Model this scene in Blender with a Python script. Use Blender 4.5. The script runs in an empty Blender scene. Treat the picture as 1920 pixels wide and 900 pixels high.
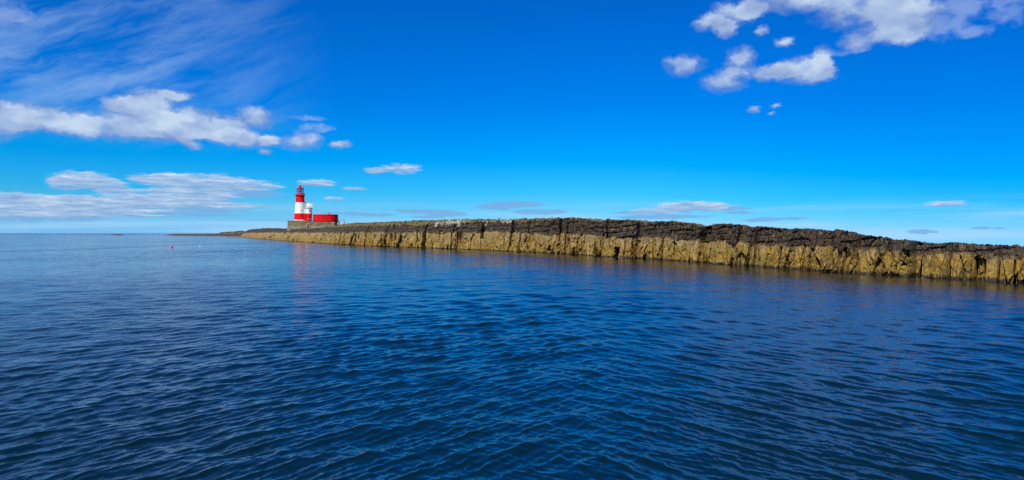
import bpy, bmesh, math, random
import numpy as np
from mathutils import Vector, Matrix
R = math.radians
random.seed(7)
rng = np.random.default_rng(11)
SC = bpy.context.scene
COL = SC.collection

# ------------------------------------------------------------------ camera
FPX, CXP, HY, EYE = 1251.0, 960.0, 437.0, 4.5       # focal length and horizon of the photograph (1920 px wide)
cam = bpy.data.cameras.new('camera')
cam.sensor_width = 36.0
cam.lens = 36.0 * FPX / 1920.0
cam.shift_y = -13.0 / 1920.0
cam.clip_start, cam.clip_end = 0.1, 90000.0
co = bpy.data.objects.new('camera', cam)
COL.objects.link(co)
co.location = (0, 0, EYE)
co.rotation_euler = (R(90), 0, 0)
SC.camera = co

def wx(px, D): return (px - CXP) / FPX * D
def wz(py, D): return EYE + (HY - py) / FPX * D

# ------------------------------------------------------------------ object helpers
def tag(o, label=None, cat=None, group=None, kind=None):
    if label: o['label'] = label
    if cat: o['category'] = cat
    if group: o['group'] = group
    if kind: o['kind'] = kind
    return o

def thing(name, label, cat, loc=(0, 0, 0), rz=0.0, group=None):
    o = bpy.data.objects.new(name, None)
    o.empty_display_size = 0.3
    COL.objects.link(o)
    o.location = loc
    o.rotation_euler = (0, 0, rz)
    return tag(o, label, cat, group)

def obj(name, bm, mats, parent=None, smooth=False):
    bmesh.ops.recalc_face_normals(bm, faces=bm.faces)
    me = bpy.data.meshes.new(name)
    bm.to_mesh(me)
    bm.free()
    for m in (mats if isinstance(mats, (list, tuple)) else [mats]):
        me.materials.append(m)
    if smooth:
        for p in me.polygons: p.use_smooth = True
    o = bpy.data.objects.new(name, me)
    COL.objects.link(o)
    if parent: o.parent = parent
    return o

def copy_tree(o, parent=None):
    c = o.copy()
    COL.objects.link(c)
    if parent: c.parent = parent
    for ch in list(o.children): copy_tree(ch, c)
    return c

def grid_obj(name, V, nr, nc, mats, attrs=None, smooth=False, closed=False):
    """V is (nr*nc, 3); quads between neighbouring rows and columns"""
    me = bpy.data.meshes.new(name)
    r = np.arange(nr - 1)[:, None]
    c = np.arange(nc if closed else nc - 1)[None, :]
    c2 = (c + 1) % nc
    a = r * nc + c; b = r * nc + c2; d = (r + 1) * nc + c; e = (r + 1) * nc + c2
    F = np.stack([a, b, e, d], -1).reshape(-1, 4).astype(np.int32)
    me.vertices.add(len(V)); me.vertices.foreach_set('co', V.astype(np.float32).ravel())
    me.loops.add(F.size); me.loops.foreach_set('vertex_index', F.ravel())
    me.polygons.add(len(F))
    me.polygons.foreach_set('loop_start', np.arange(0, F.size, 4, dtype=np.int32))
    me.polygons.foreach_set('loop_total', np.full(len(F), 4, dtype=np.int32))
    me.polygons.foreach_set('use_smooth', np.full(len(F), bool(smooth)))
    me.update(calc_edges=True)
    for k, v in (attrs or {}).items():
        at = me.attributes.new(k, 'FLOAT', 'POINT')
        at.data.foreach_set('value', v.astype(np.float32).ravel())
    for m in (mats if isinstance(mats, (list, tuple)) else [mats]): me.materials.append(m)
    o = bpy.data.objects.new(name, me)
    COL.objects.link(o)
    return o

# bmesh shapes ------------------------------------------------------
def lathe(bm, prof, seg=48, cx=0, cy=0, mat=0, a0=0.0, a1=2 * math.pi, cap=True):
    full = abs(a1 - a0 - 2 * math.pi) < 1e-6
    n = seg if full else seg + 1
    rings = []
    for r, z in prof:
        rings.append([bm.verts.new((cx + r * math.cos(a0 + (a1 - a0) * i / seg), cy + r * math.sin(a0 + (a1 - a0) * i / seg), z)) for i in range(n)])
    for A, B in zip(rings, rings[1:]):
        for i in range(n if full else n - 1):
            j = (i + 1) % n
            bm.faces.new((A[i], A[j], B[j], B[i])).material_index = mat
    if cap:
        for ring in (rings[0], rings[-1]):
            try: bm.faces.new(ring).material_index = mat
            except ValueError: pass
    return rings

def box(bm, x0, x1, y0, y1, z0, z1, mat=0, bev=0.0, M=None):
    vs = [bm.verts.new(p) for p in ((x0, y0, z0), (x1, y0, z0), (x1, y1, z0), (x0, y1, z0), (x0, y0, z1), (x1, y0, z1), (x1, y1, z1), (x0, y1, z1))]
    fs = [bm.faces.new([vs[i] for i in q]) for q in ((3, 2, 1, 0), (4, 5, 6, 7), (0, 1, 5, 4), (1, 2, 6, 5), (2, 3, 7, 6), (3, 0, 4, 7))]
    for f in fs: f.material_index = mat
    if M is not None: bmesh.ops.transform(bm, matrix=M, verts=vs)
    if bev > 0:
        es = list({e for f in fs for e in f.edges})
        bmesh.ops.bevel(bm, geom=es, offset=bev, segments=2, profile=0.5, affect='EDGES')

def tube(bm, pts, rad, seg=8, mat=0):
    pts = [Vector(p) for p in pts]
    rad = rad if isinstance(rad, (list, tuple)) else [rad] * len(pts)
    rings = []
    for i, p in enumerate(pts):
        t = (pts[min(i + 1, len(pts) - 1)] - pts[max(i - 1, 0)]).normalized()
        u = t.cross(Vector((0, 0, 1)))
        if u.length < 1e-3: u = t.cross(Vector((1, 0, 0)))
        u.normalize(); v = t.cross(u)
        rings.append([bm.verts.new(p + (u * math.cos(2 * math.pi * k / seg) + v * math.sin(2 * math.pi * k / seg)) * rad[i]) for k in range(seg)])
    for A, B in zip(rings, rings[1:]):
        for k in range(seg):
            bm.faces.new((A[k], A[(k + 1) % seg], B[(k + 1) % seg], B[k])).material_index = mat
    bm.faces.new(rings[0]).material_index = mat
    bm.faces.new(rings[-1]).material_index = mat

def prism(bm, pts, z0, z1, mat=0):
    A = [bm.verts.new((x, y, z0)) for x, y in pts]
    B = [bm.verts.new((x, y, z1)) for x, y in pts]
    n = len(pts)
    for i in range(n):
        bm.faces.new((A[i], A[(i + 1) % n], B[(i + 1) % n], B[i])).material_index = mat
    bm.faces.new(A).material_index = mat
    bm.faces.new(B).material_index = mat

# ------------------------------------------------------------------ numpy noise
def _h(ix, iy, iz, s):
    n = (ix.astype(np.int64) * 73856093) ^ (iy.astype(np.int64) * 19349663) ^ (iz.astype(np.int64) * 83492791) ^ (s * 2654435761)
    n = (n ^ (n >> 13)) * 1274126177 & 0x7fffffff
    n = (n ^ (n >> 16)) * 668265263 & 0x7fffffff
    return ((n >> 7) & 0xffff) / 65535.0

def vnoise(P, s=0):
    i = np.floor(P); f = P - i
    f = f * f * f * (f * (f * 6 - 15) + 10)
    out = 0
    for dx in (0, 1):
        for dy in (0, 1):
            for dz in (0, 1):
                w = (f[:, 0] if dx else 1 - f[:, 0]) * (f[:, 1] if dy else 1 - f[:, 1]) * (f[:, 2] if dz else 1 - f[:, 2])
                out = out + w * _h(i[:, 0] + dx, i[:, 1] + dy, i[:, 2] + dz, s)
    return out - 0.5

def fbm(P, oct=4, s=0, gain=0.5):
    o, a, k = 0, 1.0, 1.0
    for q in range(oct):
        o = o + a * vnoise(P * k + q * 17.3, s + q)
        a *= gain; k *= 2.03
    return o

def facets(P, s=0, tilt=1.0):
    """planar chips: every Voronoi cell has a random offset and a random slope; also returns the distance to the cell border"""
    i = np.floor(P)
    best = np.full(len(P), 9.0); second = np.full(len(P), 9.0); val = np.zeros(len(P))
    for dx in (-1, 0, 1):
        for dy in (-1, 0, 1):
            for dz in (-1, 0, 1):
                cx, cy, cz = i[:, 0] + dx, i[:, 1] + dy, i[:, 2] + dz
                q = np.stack([cx + _h(cx, cy, cz, s), cy + _h(cx, cy, cz, s + 1), cz + _h(cx, cy, cz, s + 2)], 1)
                d = P - q
                D = np.einsum('ij,ij->i', d, d)
                g = np.stack([_h(cx, cy, cz, s + 3), _h(cx, cy, cz, s + 4), _h(cx, cy, cz, s + 5)], 1) - 0.5
                v = (_h(cx, cy, cz, s + 6) - 0.5) + 2.0 * tilt * np.einsum('ij,ij->i', d, g)
                nb = D < best
                second = np.where(nb, best, np.minimum(second, D))
                val = np.where(nb, v, val)
                best = np.where(nb, D, best)
    return val, np.sqrt(second) - np.sqrt(best)

def sstep(a, b, x):
    t = np.clip((x - a) / (b - a), 0, 1)
    return t * t * (3 - 2 * t)

# ------------------------------------------------------------------ node helpers
class NT:
    def __init__(s, tree): s.t = tree; s.n = tree.nodes; s.l = tree.links
    def new(s, t, **kw):
        n = s.n.new(t)
        for k, v in kw.items(): setattr(n, k, v)
        return n
    def put(s, sock, v):
        if isinstance(v, bpy.types.NodeSocket): s.l.new(v, sock)
        elif v is not None: sock.default_value = v
    def math(s, op, a, b=None, c=None, clamp=False):
        n = s.new('ShaderNodeMath', operation=op, use_clamp=clamp)
        for k, v in enumerate((a, b, c)): s.put(n.inputs[k], v)
        return n.outputs[0]
    def vec(s, op, a, b=None, c=None, scale=None):
        n = s.new('ShaderNodeVectorMath', operation=op)
        for k, v in enumerate((a, b, c)):
            if v is not None: s.put(n.inputs[k], v)
        if scale is not None: s.put(n.inputs['Scale'], scale)
        return n.outputs['Value'] if op in ('DOT_PRODUCT', 'LENGTH', 'DISTANCE') else n.outputs[0]
    def noise(s, vec, scale, detail=4, rough=0.55, dist=0.0, color=False):
        n = s.new('ShaderNodeTexNoise')
        n.inputs['Scale'].default_value = scale; n.inputs['Detail'].default_value = detail
        n.inputs['Roughness'].default_value = rough; n.inputs['Distortion'].default_value = dist
        if vec is not None: s.l.new(vec, n.inputs['Vector'])
        return n.outputs['Color' if color else 'Fac']
    def ramp(s, fac, stops, interp='LINEAR'):
        n = s.new('ShaderNodeValToRGB')
        n.color_ramp.interpolation = interp
        e = n.color_ramp.elements
        while len(e) < len(stops): e.new(0.5)
        for k, (p, c) in enumerate(stops):
            e[k].position = p
            e[k].color = (c, c, c, 1) if isinstance(c, (int, float)) else (*c, 1)
        s.put(n.inputs[0], fac)
        return n.outputs[0]
    def mix(s, fac, a, b, blend='MIX'):
        n = s.new('ShaderNodeMix', data_type='RGBA', blend_type=blend)
        s.put(n.inputs[0], fac)
        for sock, v in ((n.inputs[6], a), (n.inputs[7], b)):
            s.put(sock, (*v, 1) if isinstance(v, tuple) and len(v) == 3 else v)
        return n.outputs[2]
    def mapr(s, v, a, b, c=0.0, d=1.0, smooth=True):
        n = s.new('ShaderNodeMapRange', interpolation_type='SMOOTHSTEP' if smooth else 'LINEAR')
        for k, q in enumerate((v, a, b, c, d)): s.put(n.inputs[k], q)
        return n.outputs[0]
    def mapping(s, v, scale=(1, 1, 1), rot=(0, 0, 0), loc=(0, 0, 0)):
        n = s.new('ShaderNodeMapping')
        n.inputs['Location'].default_value = loc; n.inputs['Rotation'].default_value = rot; n.inputs['Scale'].default_value = scale
        s.l.new(v, n.inputs['Vector'])
        return n.outputs[0]
    def attr(s, name): return s.new('ShaderNodeAttribute', attribute_name=name).outputs['Fac']

def material(name):
    m = bpy.data.materials.new(name)
    m.use_nodes = True
    nt = NT(m.node_tree)
    return m, nt, m.node_tree.nodes['Principled BSDF']

def paint(name, col, rough=0.5, var=0.12, scale=1.5, metallic=0.0, streak=True, bump=0.15):
    m, nt, p = material(name)
    g = nt.new('ShaderNodeNewGeometry').outputs['Position']
    v = nt.mapping(g, (1, 1, 0.22)) if streak else g
    f = nt.noise(v, scale, 5, 0.6)
    dark = tuple(c * (1 - 2.2 * var) for c in col); lite = tuple(min(1, c * (1 + 0.8 * var)) for c in col)
    c = nt.ramp(f, [(0.25, dark), (0.5, col), (0.8, lite)])
    nt.l.new(c, p.inputs['Base Color'])
    p.inputs['Roughness'].default_value = rough
    p.inputs['Metallic'].default_value = metallic
    if bump:
        b = nt.new('ShaderNodeBump'); b.inputs['Strength'].default_value = bump; b.inputs['Distance'].default_value = 0.03
        nt.l.new(nt.noise(g, 12, 3), b.inputs['Height']); nt.l.new(b.outputs[0], p.inputs['Normal'])
    return m

M_RED = paint('red_paint', (0.74, 0.004, 0.005), 0.75, 0.10)
M_RED.node_tree.nodes['Principled BSDF'].inputs['Specular IOR Level'].default_value = 0.15
M_WHITE = paint('white_paint', (0.80, 0.79, 0.75), 0.6, 0.05)
M_WINDOW = paint('window_dark', (0.02, 0.02, 0.022), 0.15, 0.1, bump=0)
M_METAL = paint('grey_metal', (0.17, 0.20, 0.23), 0.5, 0.15, metallic=0.3)
M_FRAME_SHADE = paint('dark_red_frame_and_shade', (0.10, 0.012, 0.016), 0.4, 0.1)  # frame paint; also stands in for shade on the red building's cornice band
M_DOOR = paint('dark_door', (0.035, 0.012, 0.008), 0.5, 0.2)
M_LAMP = paint('lamp_lens_glass', (0.62, 0.66, 0.68), 0.08, 0.05, bump=0)
M_BRASS = paint('lamp_stand', (0.05, 0.03, 0.02), 0.4, 0.2)
M_PINK = paint('pink_buoy_plastic', (0.75, 0.05, 0.10), 0.35, 0.08)
M_WBUOY = paint('white_buoy_plastic', (0.80, 0.83, 0.80), 0.35, 0.05)
M_DRESS = paint('pale_dressed_stone', (0.50, 0.38, 0.20), 0.85, 0.15, 3.0)

def glass_mat():
    m, nt, p = material('lantern_glass')
    out = [n for n in nt.n if n.type == 'OUTPUT_MATERIAL'][0]
    tr = nt.new('ShaderNodeBsdfTransparent'); tr.inputs[0].default_value = (0.90, 0.93, 0.95, 1)
    gl = nt.new('ShaderNodeBsdfGlossy'); gl.inputs['Roughness'].default_value = 0.05
    mx = nt.new('ShaderNodeMixShader'); mx.inputs[0].default_value = 0.16
    nt.l.new(tr.outputs[0], mx.inputs[1]); nt.l.new(gl.outputs[0], mx.inputs[2]); nt.l.new(mx.outputs[0], out.inputs['Surface'])
    nt.n.remove(p)
    return m
M_GLASS = glass_mat()

def stone_mat():
    m, nt, p = material('coursed_stone')
    g = nt.new('ShaderNodeNewGeometry').outputs['Position']
    sp = nt.new('ShaderNodeSeparateXYZ'); nt.l.new(g, sp.inputs[0])
    cb = nt.new('ShaderNodeCombineXYZ')
    nt.l.new(nt.math('ADD', sp.outputs[0], nt.math('MULTIPLY', sp.outputs[1], 0.6)), cb.inputs[0]); nt.l.new(sp.outputs[2], cb.inputs[1])
    br = nt.new('ShaderNodeTexBrick')
    nt.l.new(cb.outputs[0], br.inputs['Vector'])
    for k, v in (('Scale', 1.0), ('Mortar Size', 0.018), ('Brick Width', 0.8), ('Row Height', 0.38), ('Bias', -0.1)): br.inputs[k].default_value = v
    br.inputs['Color1'].default_value = (0.21, 0.158, 0.070, 1); br.inputs['Color2'].default_value = (0.30, 0.23, 0.115, 1); br.inputs['Mortar'].default_value = (0.32, 0.255, 0.14, 1)
    big = nt.noise(nt.mapping(g, (0.35, 0.35, 0.9)), 0.9, 5, 0.6)
    c = nt.mix(nt.mapr(big, 0.42, 0.68), br.outputs['Color'], (0.155, 0.118, 0.054))
    # limewash that has survived low on the wall
    low = nt.mapr(nt.math('ADD', sp.outputs[2], nt.math('MULTIPLY', big, 1.6)), 10.3, 10.0)
    c = nt.mix(nt.math('MULTIPLY', low, nt.mapr(nt.noise(g, 0.35, 3), 0.42, 0.6, 0.1, 0.8)), c, (0.34, 0.29, 0.20))
    nt.l.new(c, p.inputs['Base Color'])
    p.inputs['Roughness'].default_value = 0.9
    b = nt.new('ShaderNodeBump'); b.inputs['Strength'].default_value = 0.6; b.inputs['Distance'].default_value = 0.08
    nt.l.new(nt.math('ADD', br.outputs['Fac'], nt.noise(g, 5, 4)), b.inputs['Height']); nt.l.new(b.outputs[0], p.inputs['Normal'])
    return m
M_STONE = stone_mat()

# ------------------------------------------------------------------ rock material (tidal zones are real bands of growth on the rock)
def rock_mat():
    m, nt, p = material('tidal_rock')
    g = nt.new('ShaderNodeNewGeometry').outputs['Position']
    zone = nt.attr('zone'); lich = nt.attr('lichen'); gua = nt.attr('guano'); hgt = nt.attr('height'); far = nt.attr('coarse')
    n1 = nt.noise(g, 0.55, 6, 0.62); n2 = nt.noise(g, 2.3, 5, 0.65); n3 = nt.noise(nt.mapping(g, (0.7, 0.7, 0.5)), 1.0, 6, 0.65); n4 = nt.noise(g, 0.17, 4, 0.55)
    # barnacle and wrack zone
    tan = nt.ramp(n2, [(0.28, (0.15, 0.100, 0.036)), (0.45, (0.27, 0.172, 0.052)), (0.62, (0.37, 0.243, 0.080)), (0.8, (0.47, 0.325, 0.122))])
    wrack = nt.ramp(n2, [(0.3, (0.060, 0.038, 0.006)), (0.5, (0.24, 0.140, 0.014)), (0.75, (0.43, 0.265, 0.032))])
    wf = nt.math('ADD', nt.mapr(hgt, 0.15, 0.8, 0.58, 0.0, False), nt.math('MULTIPLY', nt.math('SUBTRACT', n1, 0.47), 2.9))
    low = nt.mix(nt.mapr(wf, 0.15, 0.5), tan, wrack)
    low = nt.mix(nt.mapr(n3, 0.54, 0.68, 0, 0.8), low, (0.105, 0.070, 0.022))
    weed = nt.math('MULTIPLY', nt.mapr(nt.noise(g, 0.23, 4, 0.6, 0.3), 0.60, 0.66), nt.mapr(n2, 0.42, 0.56))
    low = nt.mix(nt.math('MULTIPLY', weed, 0.8), low, (0.085, 0.10, 0.012))
    low = nt.mix(nt.mapr(nt.math('ADD', hgt, nt.math('MULTIPLY', nt.math('SUBTRACT', n2, 0.5), 0.10)), 0.105, 0.035, 0.0, 0.9), low, (0.035, 0.024, 0.010))
    # black lichen zone
    dark = nt.ramp(n2, [(0.26, (0.010, 0.0075, 0.004)), (0.45, (0.028, 0.018, 0.008)), (0.57, (0.072, 0.048, 0.022)), (0.74, (0.16, 0.112, 0.054))])
    dark = nt.mix(nt.mapr(n4, 0.53, 0.66, 0, 0.6), dark, (0.060, 0.026, 0.015))
    dark = nt.mix(nt.mapr(n3, 0.54, 0.70, 0, 0.7), dark, (0.13, 0.102, 0.066))
    zz = nt.math('ADD', zone, nt.math('MULTIPLY', nt.math('SUBTRACT', n2, 0.5), nt.math('MULTIPLY_ADD', far, 0.8, 0.5)))
    c = nt.mix(nt.mapr(zz, -0.30, 0.26), low, dark)
    # yellow lichen and turf on the crown, droppings where birds perch
    moss = nt.ramp(n2, [(0.3, (0.042, 0.034, 0.014)), (0.48, (0.14, 0.105, 0.028)), (0.62, (0.235, 0.175, 0.042)), (0.8, (0.30, 0.26, 0.15))])
    lf = nt.math('ADD', lich, nt.math('MULTIPLY', nt.math('SUBTRACT', n1, 0.5), 1.6))
    c = nt.mix(nt.mapr(lf, 0.42, 0.62), c, moss)
    gf = nt.math('ADD', gua, nt.math('MULTIPLY', nt.math('SUBTRACT', nt.noise(nt.mapping(g, (1, 1, 0.6)), 0.42, 6, 0.7), 0.5), 4.2))
    c = nt.mix(nt.mapr(gf, 0.62, 0.95), c, nt.ramp(n2, [(0.3, (0.30, 0.26, 0.19)), (0.6, (0.56, 0.51, 0.43))]))
    nt.l.new(c, p.inputs['Base Color'])
    nt.l.new(nt.mapr(hgt, 0.0, 0.12, 0.35, 0.88), p.inputs['Roughness'])
    b = nt.new('ShaderNodeBump'); b.inputs['Strength'].default_value = 0.9; b.inputs['Distance'].default_value = 0.16
    nt.l.new(nt.math('ADD', n2, nt.math('MULTIPLY', nt.noise(g, 7, 4, 0.6), 0.45)), b.inputs['Height']); nt.l.new(b.outputs[0], p.inputs['Normal'])
    return m
M_ROCK = rock_mat()

# ------------------------------------------------------------------ the island
def tab(s):
    a = np.array([[float(v) for v in q.split(':')] for q in s.split()])
    return a[:, 0], a[:, 1]
T_WATER = tab('452:444.2 458:444.9 470:447 485:448.2 500:449.2 530:451 560:453.5 600:456 640:458.6 700:461.8 800:465.2 900:468.8 1000:473.2 1080:477.6 1160:482.2 1230:486.5 1300:491 1400:498 1500:505 1600:512 1700:518.3 1800:524.5 1920:531.5 2100:541 2400:553 3000:572')
T_ZONE = tab('452:438 460:436.6 500:436 540:436.3 600:436.4 650:435.6 700:436.2 750:436.6 800:436 850:436.8 900:436 950:436.5 1000:438.5 1060:441 1120:443.5 1160:446 1210:447.5 1260:449.5 1300:451 1360:454 1400:457 1450:459.5 1500:462 1540:464.5 1580:466.5 1620:470 1660:472 1700:475 1750:477.5 1800:480 1850:484 1920:486.5 2100:496 2400:507 3000:525')
T_EDGE = tab('452:438 459:436 463:432.3 470:430.3 480:429.8 495:429.6 510:428.8 520:429.5 540:431.8 580:432 600:430 620:427.5 640:425.5 660:424.5 700:424 750:423 800:420.5 850:418.5 900:417 950:416.5 1000:413.5 1044:412 1075:411.2 1150:413.5 1160:414.5 1200:415.5 1215:416.5 1260:415.3 1304:419.5 1310:424 1324:424.5 1335:422 1350:421.8 1400:424.8 1409:428 1416:426 1450:428 1480:430.8 1500:430 1540:432 1580:434.8 1600:438.5 1608:443 1619:447 1628:445.5 1650:447.8 1662:448.4 1664:450.4 1700:452.5 1704:455.5 1710:454.4 1750:456.5 1800:460 1850:461.5 1920:465.3 2000:468 2400:482 3000:500')
T_SKY = tab('452:438 459:435.8 463:432 480:429.3 510:428.4 520:429 540:429.6 580:429.4 600:427.6 620:424.6 640:421 650:419.6 670:418.6 700:417.8 750:415.3 800:413.4 850:412 900:411.6 935:411.8 960:412.2 1000:410.4 1044:410.4 1075:409.4 1110:410 1150:412.2 1200:413.5')

# columns along the shore, spaced evenly in the photograph so the far end is not over-built
pxs = np.concatenate([np.arange(452, 1960, 0.72), np.arange(1962, 3000, 5.0)])
NCOL = len(pxs)
D0 = EYE * FPX / (np.interp(pxs, *T_WATER) - HY)
kern = np.ones(61) / 61
D0 = 1.0 / np.convolve(np.pad(1.0 / D0, 30, 'reflect', reflect_type='odd'), kern, 'valid')
X0 = wx(pxs, D0)
# inward direction from the smoothed shore line
sm = np.ones(241) / 241
tx = np.gradient(X0); ty = np.gradient(D0)
pad = lambda a: np.convolve(np.pad(a, 120, 'edge'), sm, 'valid')
L0 = np.hypot(tx, ty)
tx, ty = pad(tx / L0), pad(ty / L0)
L = np.hypot(tx, ty); tx /= L; ty /= L
nx, ny = -ty, tx                      # the shore runs towards the camera, so this points inland
flip = np.sign(nx); nx, ny = nx * flip, ny * flip
# the joints that split the rock run back at a slant to the shore; faces and clefts follow them
vx, vy = X0 / np.hypot(X0, D0), D0 / np.hypot(X0, D0)
gx, gy = vx + 0.34 * nx, vy + 0.34 * ny
gl = np.hypot(gx, gy); gx, gy = gx / gl, gy / gl
S = np.cumsum(np.hypot(np.gradient(X0), np.gradient(D0)))     # metres along the shore

lowl = sstep(680, 540, pxs)           # the low rubble slope at the lighthouse end
rec_b = 0.5 + 6.0 * lowl; rec_e = 1.6 + 9.0 * lowl + 2.5 * sstep(1000, 760, pxs)
bs_sky = np.interp(pxs, [452, 640, 900, 1050, 3000], [10, 16, 14, 4, 3.5])
DB = D0 + rec_b * gy; DE = D0 + rec_e * gy; DS = D0 + (rec_e + bs_sky) * gy
def px_at(dep, off): return CXP + FPX * (X0 + off * gx) / dep
zb = wz(np.interp(pxs, *T_ZONE), DB)
ze = wz(np.interp(px_at(DE, rec_e), *T_EDGE), DE)
skyv = np.where(pxs < 1200, np.interp(px_at(DS, rec_e + bs_sky), *T_SKY), np.interp(px_at(DS, rec_e + bs_sky), *T_EDGE) - 1.0)
zs = np.maximum(wz(skyv, DS), ze - 0.05)
ground_z = 7.0
NF, bset = 96, np.array([0.25, 0.5, 0.8, 1.2, 1.7, 2.3, 3, 3.8, 4.7, 5.8, 7, 8.4, 10, 12, 14, 16.5, 20, 25, 31, 38, 47, 58, 72, 88, 104])
t = np.linspace(0, 1, NF)
rows = []
# face: rows in normalised height, denser in the parts one sees
zlow = -1.3
for q in t:
    z = np.where(q < 0.10, zlow + (0 - zlow) * q / 0.10,
        np.where(q < 0.55, zb * (q - 0.10) / 0.45, zb + (ze - zb) * (q - 0.55) / 0.45))
    off = np.where(q < 0.10, -0.4 + 0.4 * q / 0.10,
          np.where(q < 0.55, rec_b * ((q - 0.10) / 0.45) ** 1.3, rec_b + (rec_e - rec_b) * ((q - 0.55) / 0.45)))
    rows.append((z, off))
for b in bset:
    zz = np.where(b <= bs_sky, ze + (zs - ze) * np.clip(b / bs_sky, 0, 1) ** 0.7,
                  zs - np.where(pxs < 700, 0.004, 0.045) * (b - bs_sky))
    zz = np.where(b > 72, zz + (-2.0 - zz) * (b - 72) / 32.0, zz)
    rows.append((zz, rec_e + b * (1 + 1.5 * np.clip((b - 14) / 40, 0, 1) * sstep(900, 640, pxs))))
NR = len(rows)
Z = np.array([r[0] for r in rows]); OFF = np.array([r[1] for r in rows])
face_q = np.concatenate([t, np.full(len(bset), 1.0)])[:, None] * np.ones((1, NCOL))
bb = np.concatenate([np.zeros(NF), bset])[:, None] * np.ones((1, NCOL))
Sg = np.ones((NR, 1)) * S[None, :]; PXg = np.ones((NR, 1)) * pxs[None, :]; Dg = np.ones((NR, 1)) * D0[None, :]
P = np.stack([Sg.ravel(), OFF.ravel() * 0.5, Z.ravel()], 1)
GX = (np.ones((NR, 1)) * gx).ravel(); GY = (np.ones((NR, 1)) * gy).ravel()
big = (1 + Dg.ravel() / 170.0)         # coarser, larger blocks show far along the shore

# vertical joints: random blocks along the shore
edges = [0.0]
while edges[-1] < S[-1] + 10:
    px_here = np.interp(edges[-1], S, pxs)
    edges.append(edges[-1] + random.choice((1.0, 1.8, 2.8, 4.0, 6.0, 8.0)) * (1 + np.interp(px_here, pxs, D0) / 200.0))
edges = np.array(edges)
def joints(Sx, amp, notch_d, notch_w, seed):
    k = np.clip(np.searchsorted(edges, Sx) - 1, 0, len(edges) - 2)
    r = np.random.default_rng(seed)
    offs = r.normal(0, 1, len(edges)); dep = r.random(len(edges)) ** 4.0; tilt = r.normal(0, 0.5, len(edges))
    w = edges[k + 1] - edges[k]
    u = (Sx - edges[k]) / w
    dist = np.minimum(Sx - edges[k], edges[k + 1] - Sx)
    dd = np.where(u < 0.5, dep[k], dep[k + 1])
    return amp * (offs[k] + tilt[k] * (u - 0.5)), dd * notch_d * (1 - sstep(notch_w * 0.3, notch_w, dist)), offs[k], k
warp = fbm(P * 0.35, 3, 50) * 0.9
quiet = sstep(505, 620, PXg.ravel())
nw = 0.34 * np.sqrt(big) * (0.5 + 1.2 * _h(np.floor(P[:, 0] / 9.0), P[:, 0] * 0, P[:, 0] * 0, 91))
j_hi, n_hi, o_hi, k_hi = joints(P[:, 0] + warp * 0.6, 0.46 * (0.25 + 0.75 * quiet), 2.4 * quiet, nw, 3)
j_lo, n_lo, o_lo, k_lo = joints(P[:, 0] + warp * 1.0 + 0.35 * np.maximum(0, 2.5 - P[:, 2]) * np.sin(P[:, 0] * 0.37), 0.46 * (0.25 + 0.75 * quiet), 1.3 * quiet, nw, 4)
j_lo = 0.6 * j_lo + 0.4 * j_hi
sc = big[:, None]
Pw = P + 0.5 * np.stack([fbm(P * 0.8, 3, 41), fbm(P * 0.8, 3, 42), fbm(P * 0.8, 3, 43)], 1)
fa, da = facets(Pw / (2.6 * sc) * np.array([0.62, 1, 0.85]), 10, 0.9)
fb, db = facets(Pw / (1.0 * sc) * np.array([0.62, 1, 1]) + 3.3, 20, 1.0)
fc, dc = facets(P / (0.46 * sc) * np.array([0.62, 1, 1]) + 7.7, 30, 1.0)
Pl = P.copy(); Pl[:, 2] = P[:, 2] + 0.5 * fbm(P * 0.22, 3, 70) - 0.03 * P[:, 0]
lay = (Pl[:, 2] + 0.9 * _h(k_hi, k_hi * 0, k_hi * 0, 77)) / (0.66 * big ** 0.6)
lk = np.floor(lay); lf = lay - lk
layer = (_h(lk, k_hi, lk * 0 + 1, 5) - 0.5)
groove = (1 - sstep(0.04, 0.20, np.minimum(lf, 1 - lf)))
zbg = (np.ones((NR, 1)) * zb[None, :]).ravel()
zone = Z.ravel() - zbg + 0.34 * np.sqrt(big) * fbm(P * 0.42 / sc, 5, 90) + 0.06 * o_hi
hi = sstep(-0.3, 0.3, zone)
isface = (bb.ravel() == 0)
hq = np.clip(Z.ravel() / np.maximum(zbg, 0.5), 0, 1)
crk = fbm(P * 0.3, 2, 61)
d_hi = j_hi + 0.62 * layer - 0.34 * groove * sstep(-0.12, 0.15, fbm(P * 0.6, 2, 62)) + 0.40 * fa + 0.26 * fb + 0.10 * fc - n_hi - 0.25 * (1 - sstep(0, 0.09, db)) * (crk > 0)
rough_p = sstep(-0.18, 0.22, fbm(P / (4.5 * sc), 3, 66))          # some faces are smooth slabs, others broken
d_lo = j_lo + (0.40 + 0.55 * (1 - hq) + 0.35 * rough_p) * fa + (0.05 + 0.38 * (1 - hq) ** 1.3 + 0.30 * rough_p) * fb + (0.02 + 0.12 * rough_p) * fc - n_lo - 0.30 * (1 - sstep(0.012, 0.05, da)) * (0.35 + 0.65 * rough_p) - 0.30 * (1 - sstep(0, 0.06, db)) * rough_p + 0.65 * (1 - hq) ** 2
disp = d_lo * (1 - hi) + d_hi * hi - 0.22 * hi
disp = disp * (0.75 + 0.25 * big)
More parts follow.
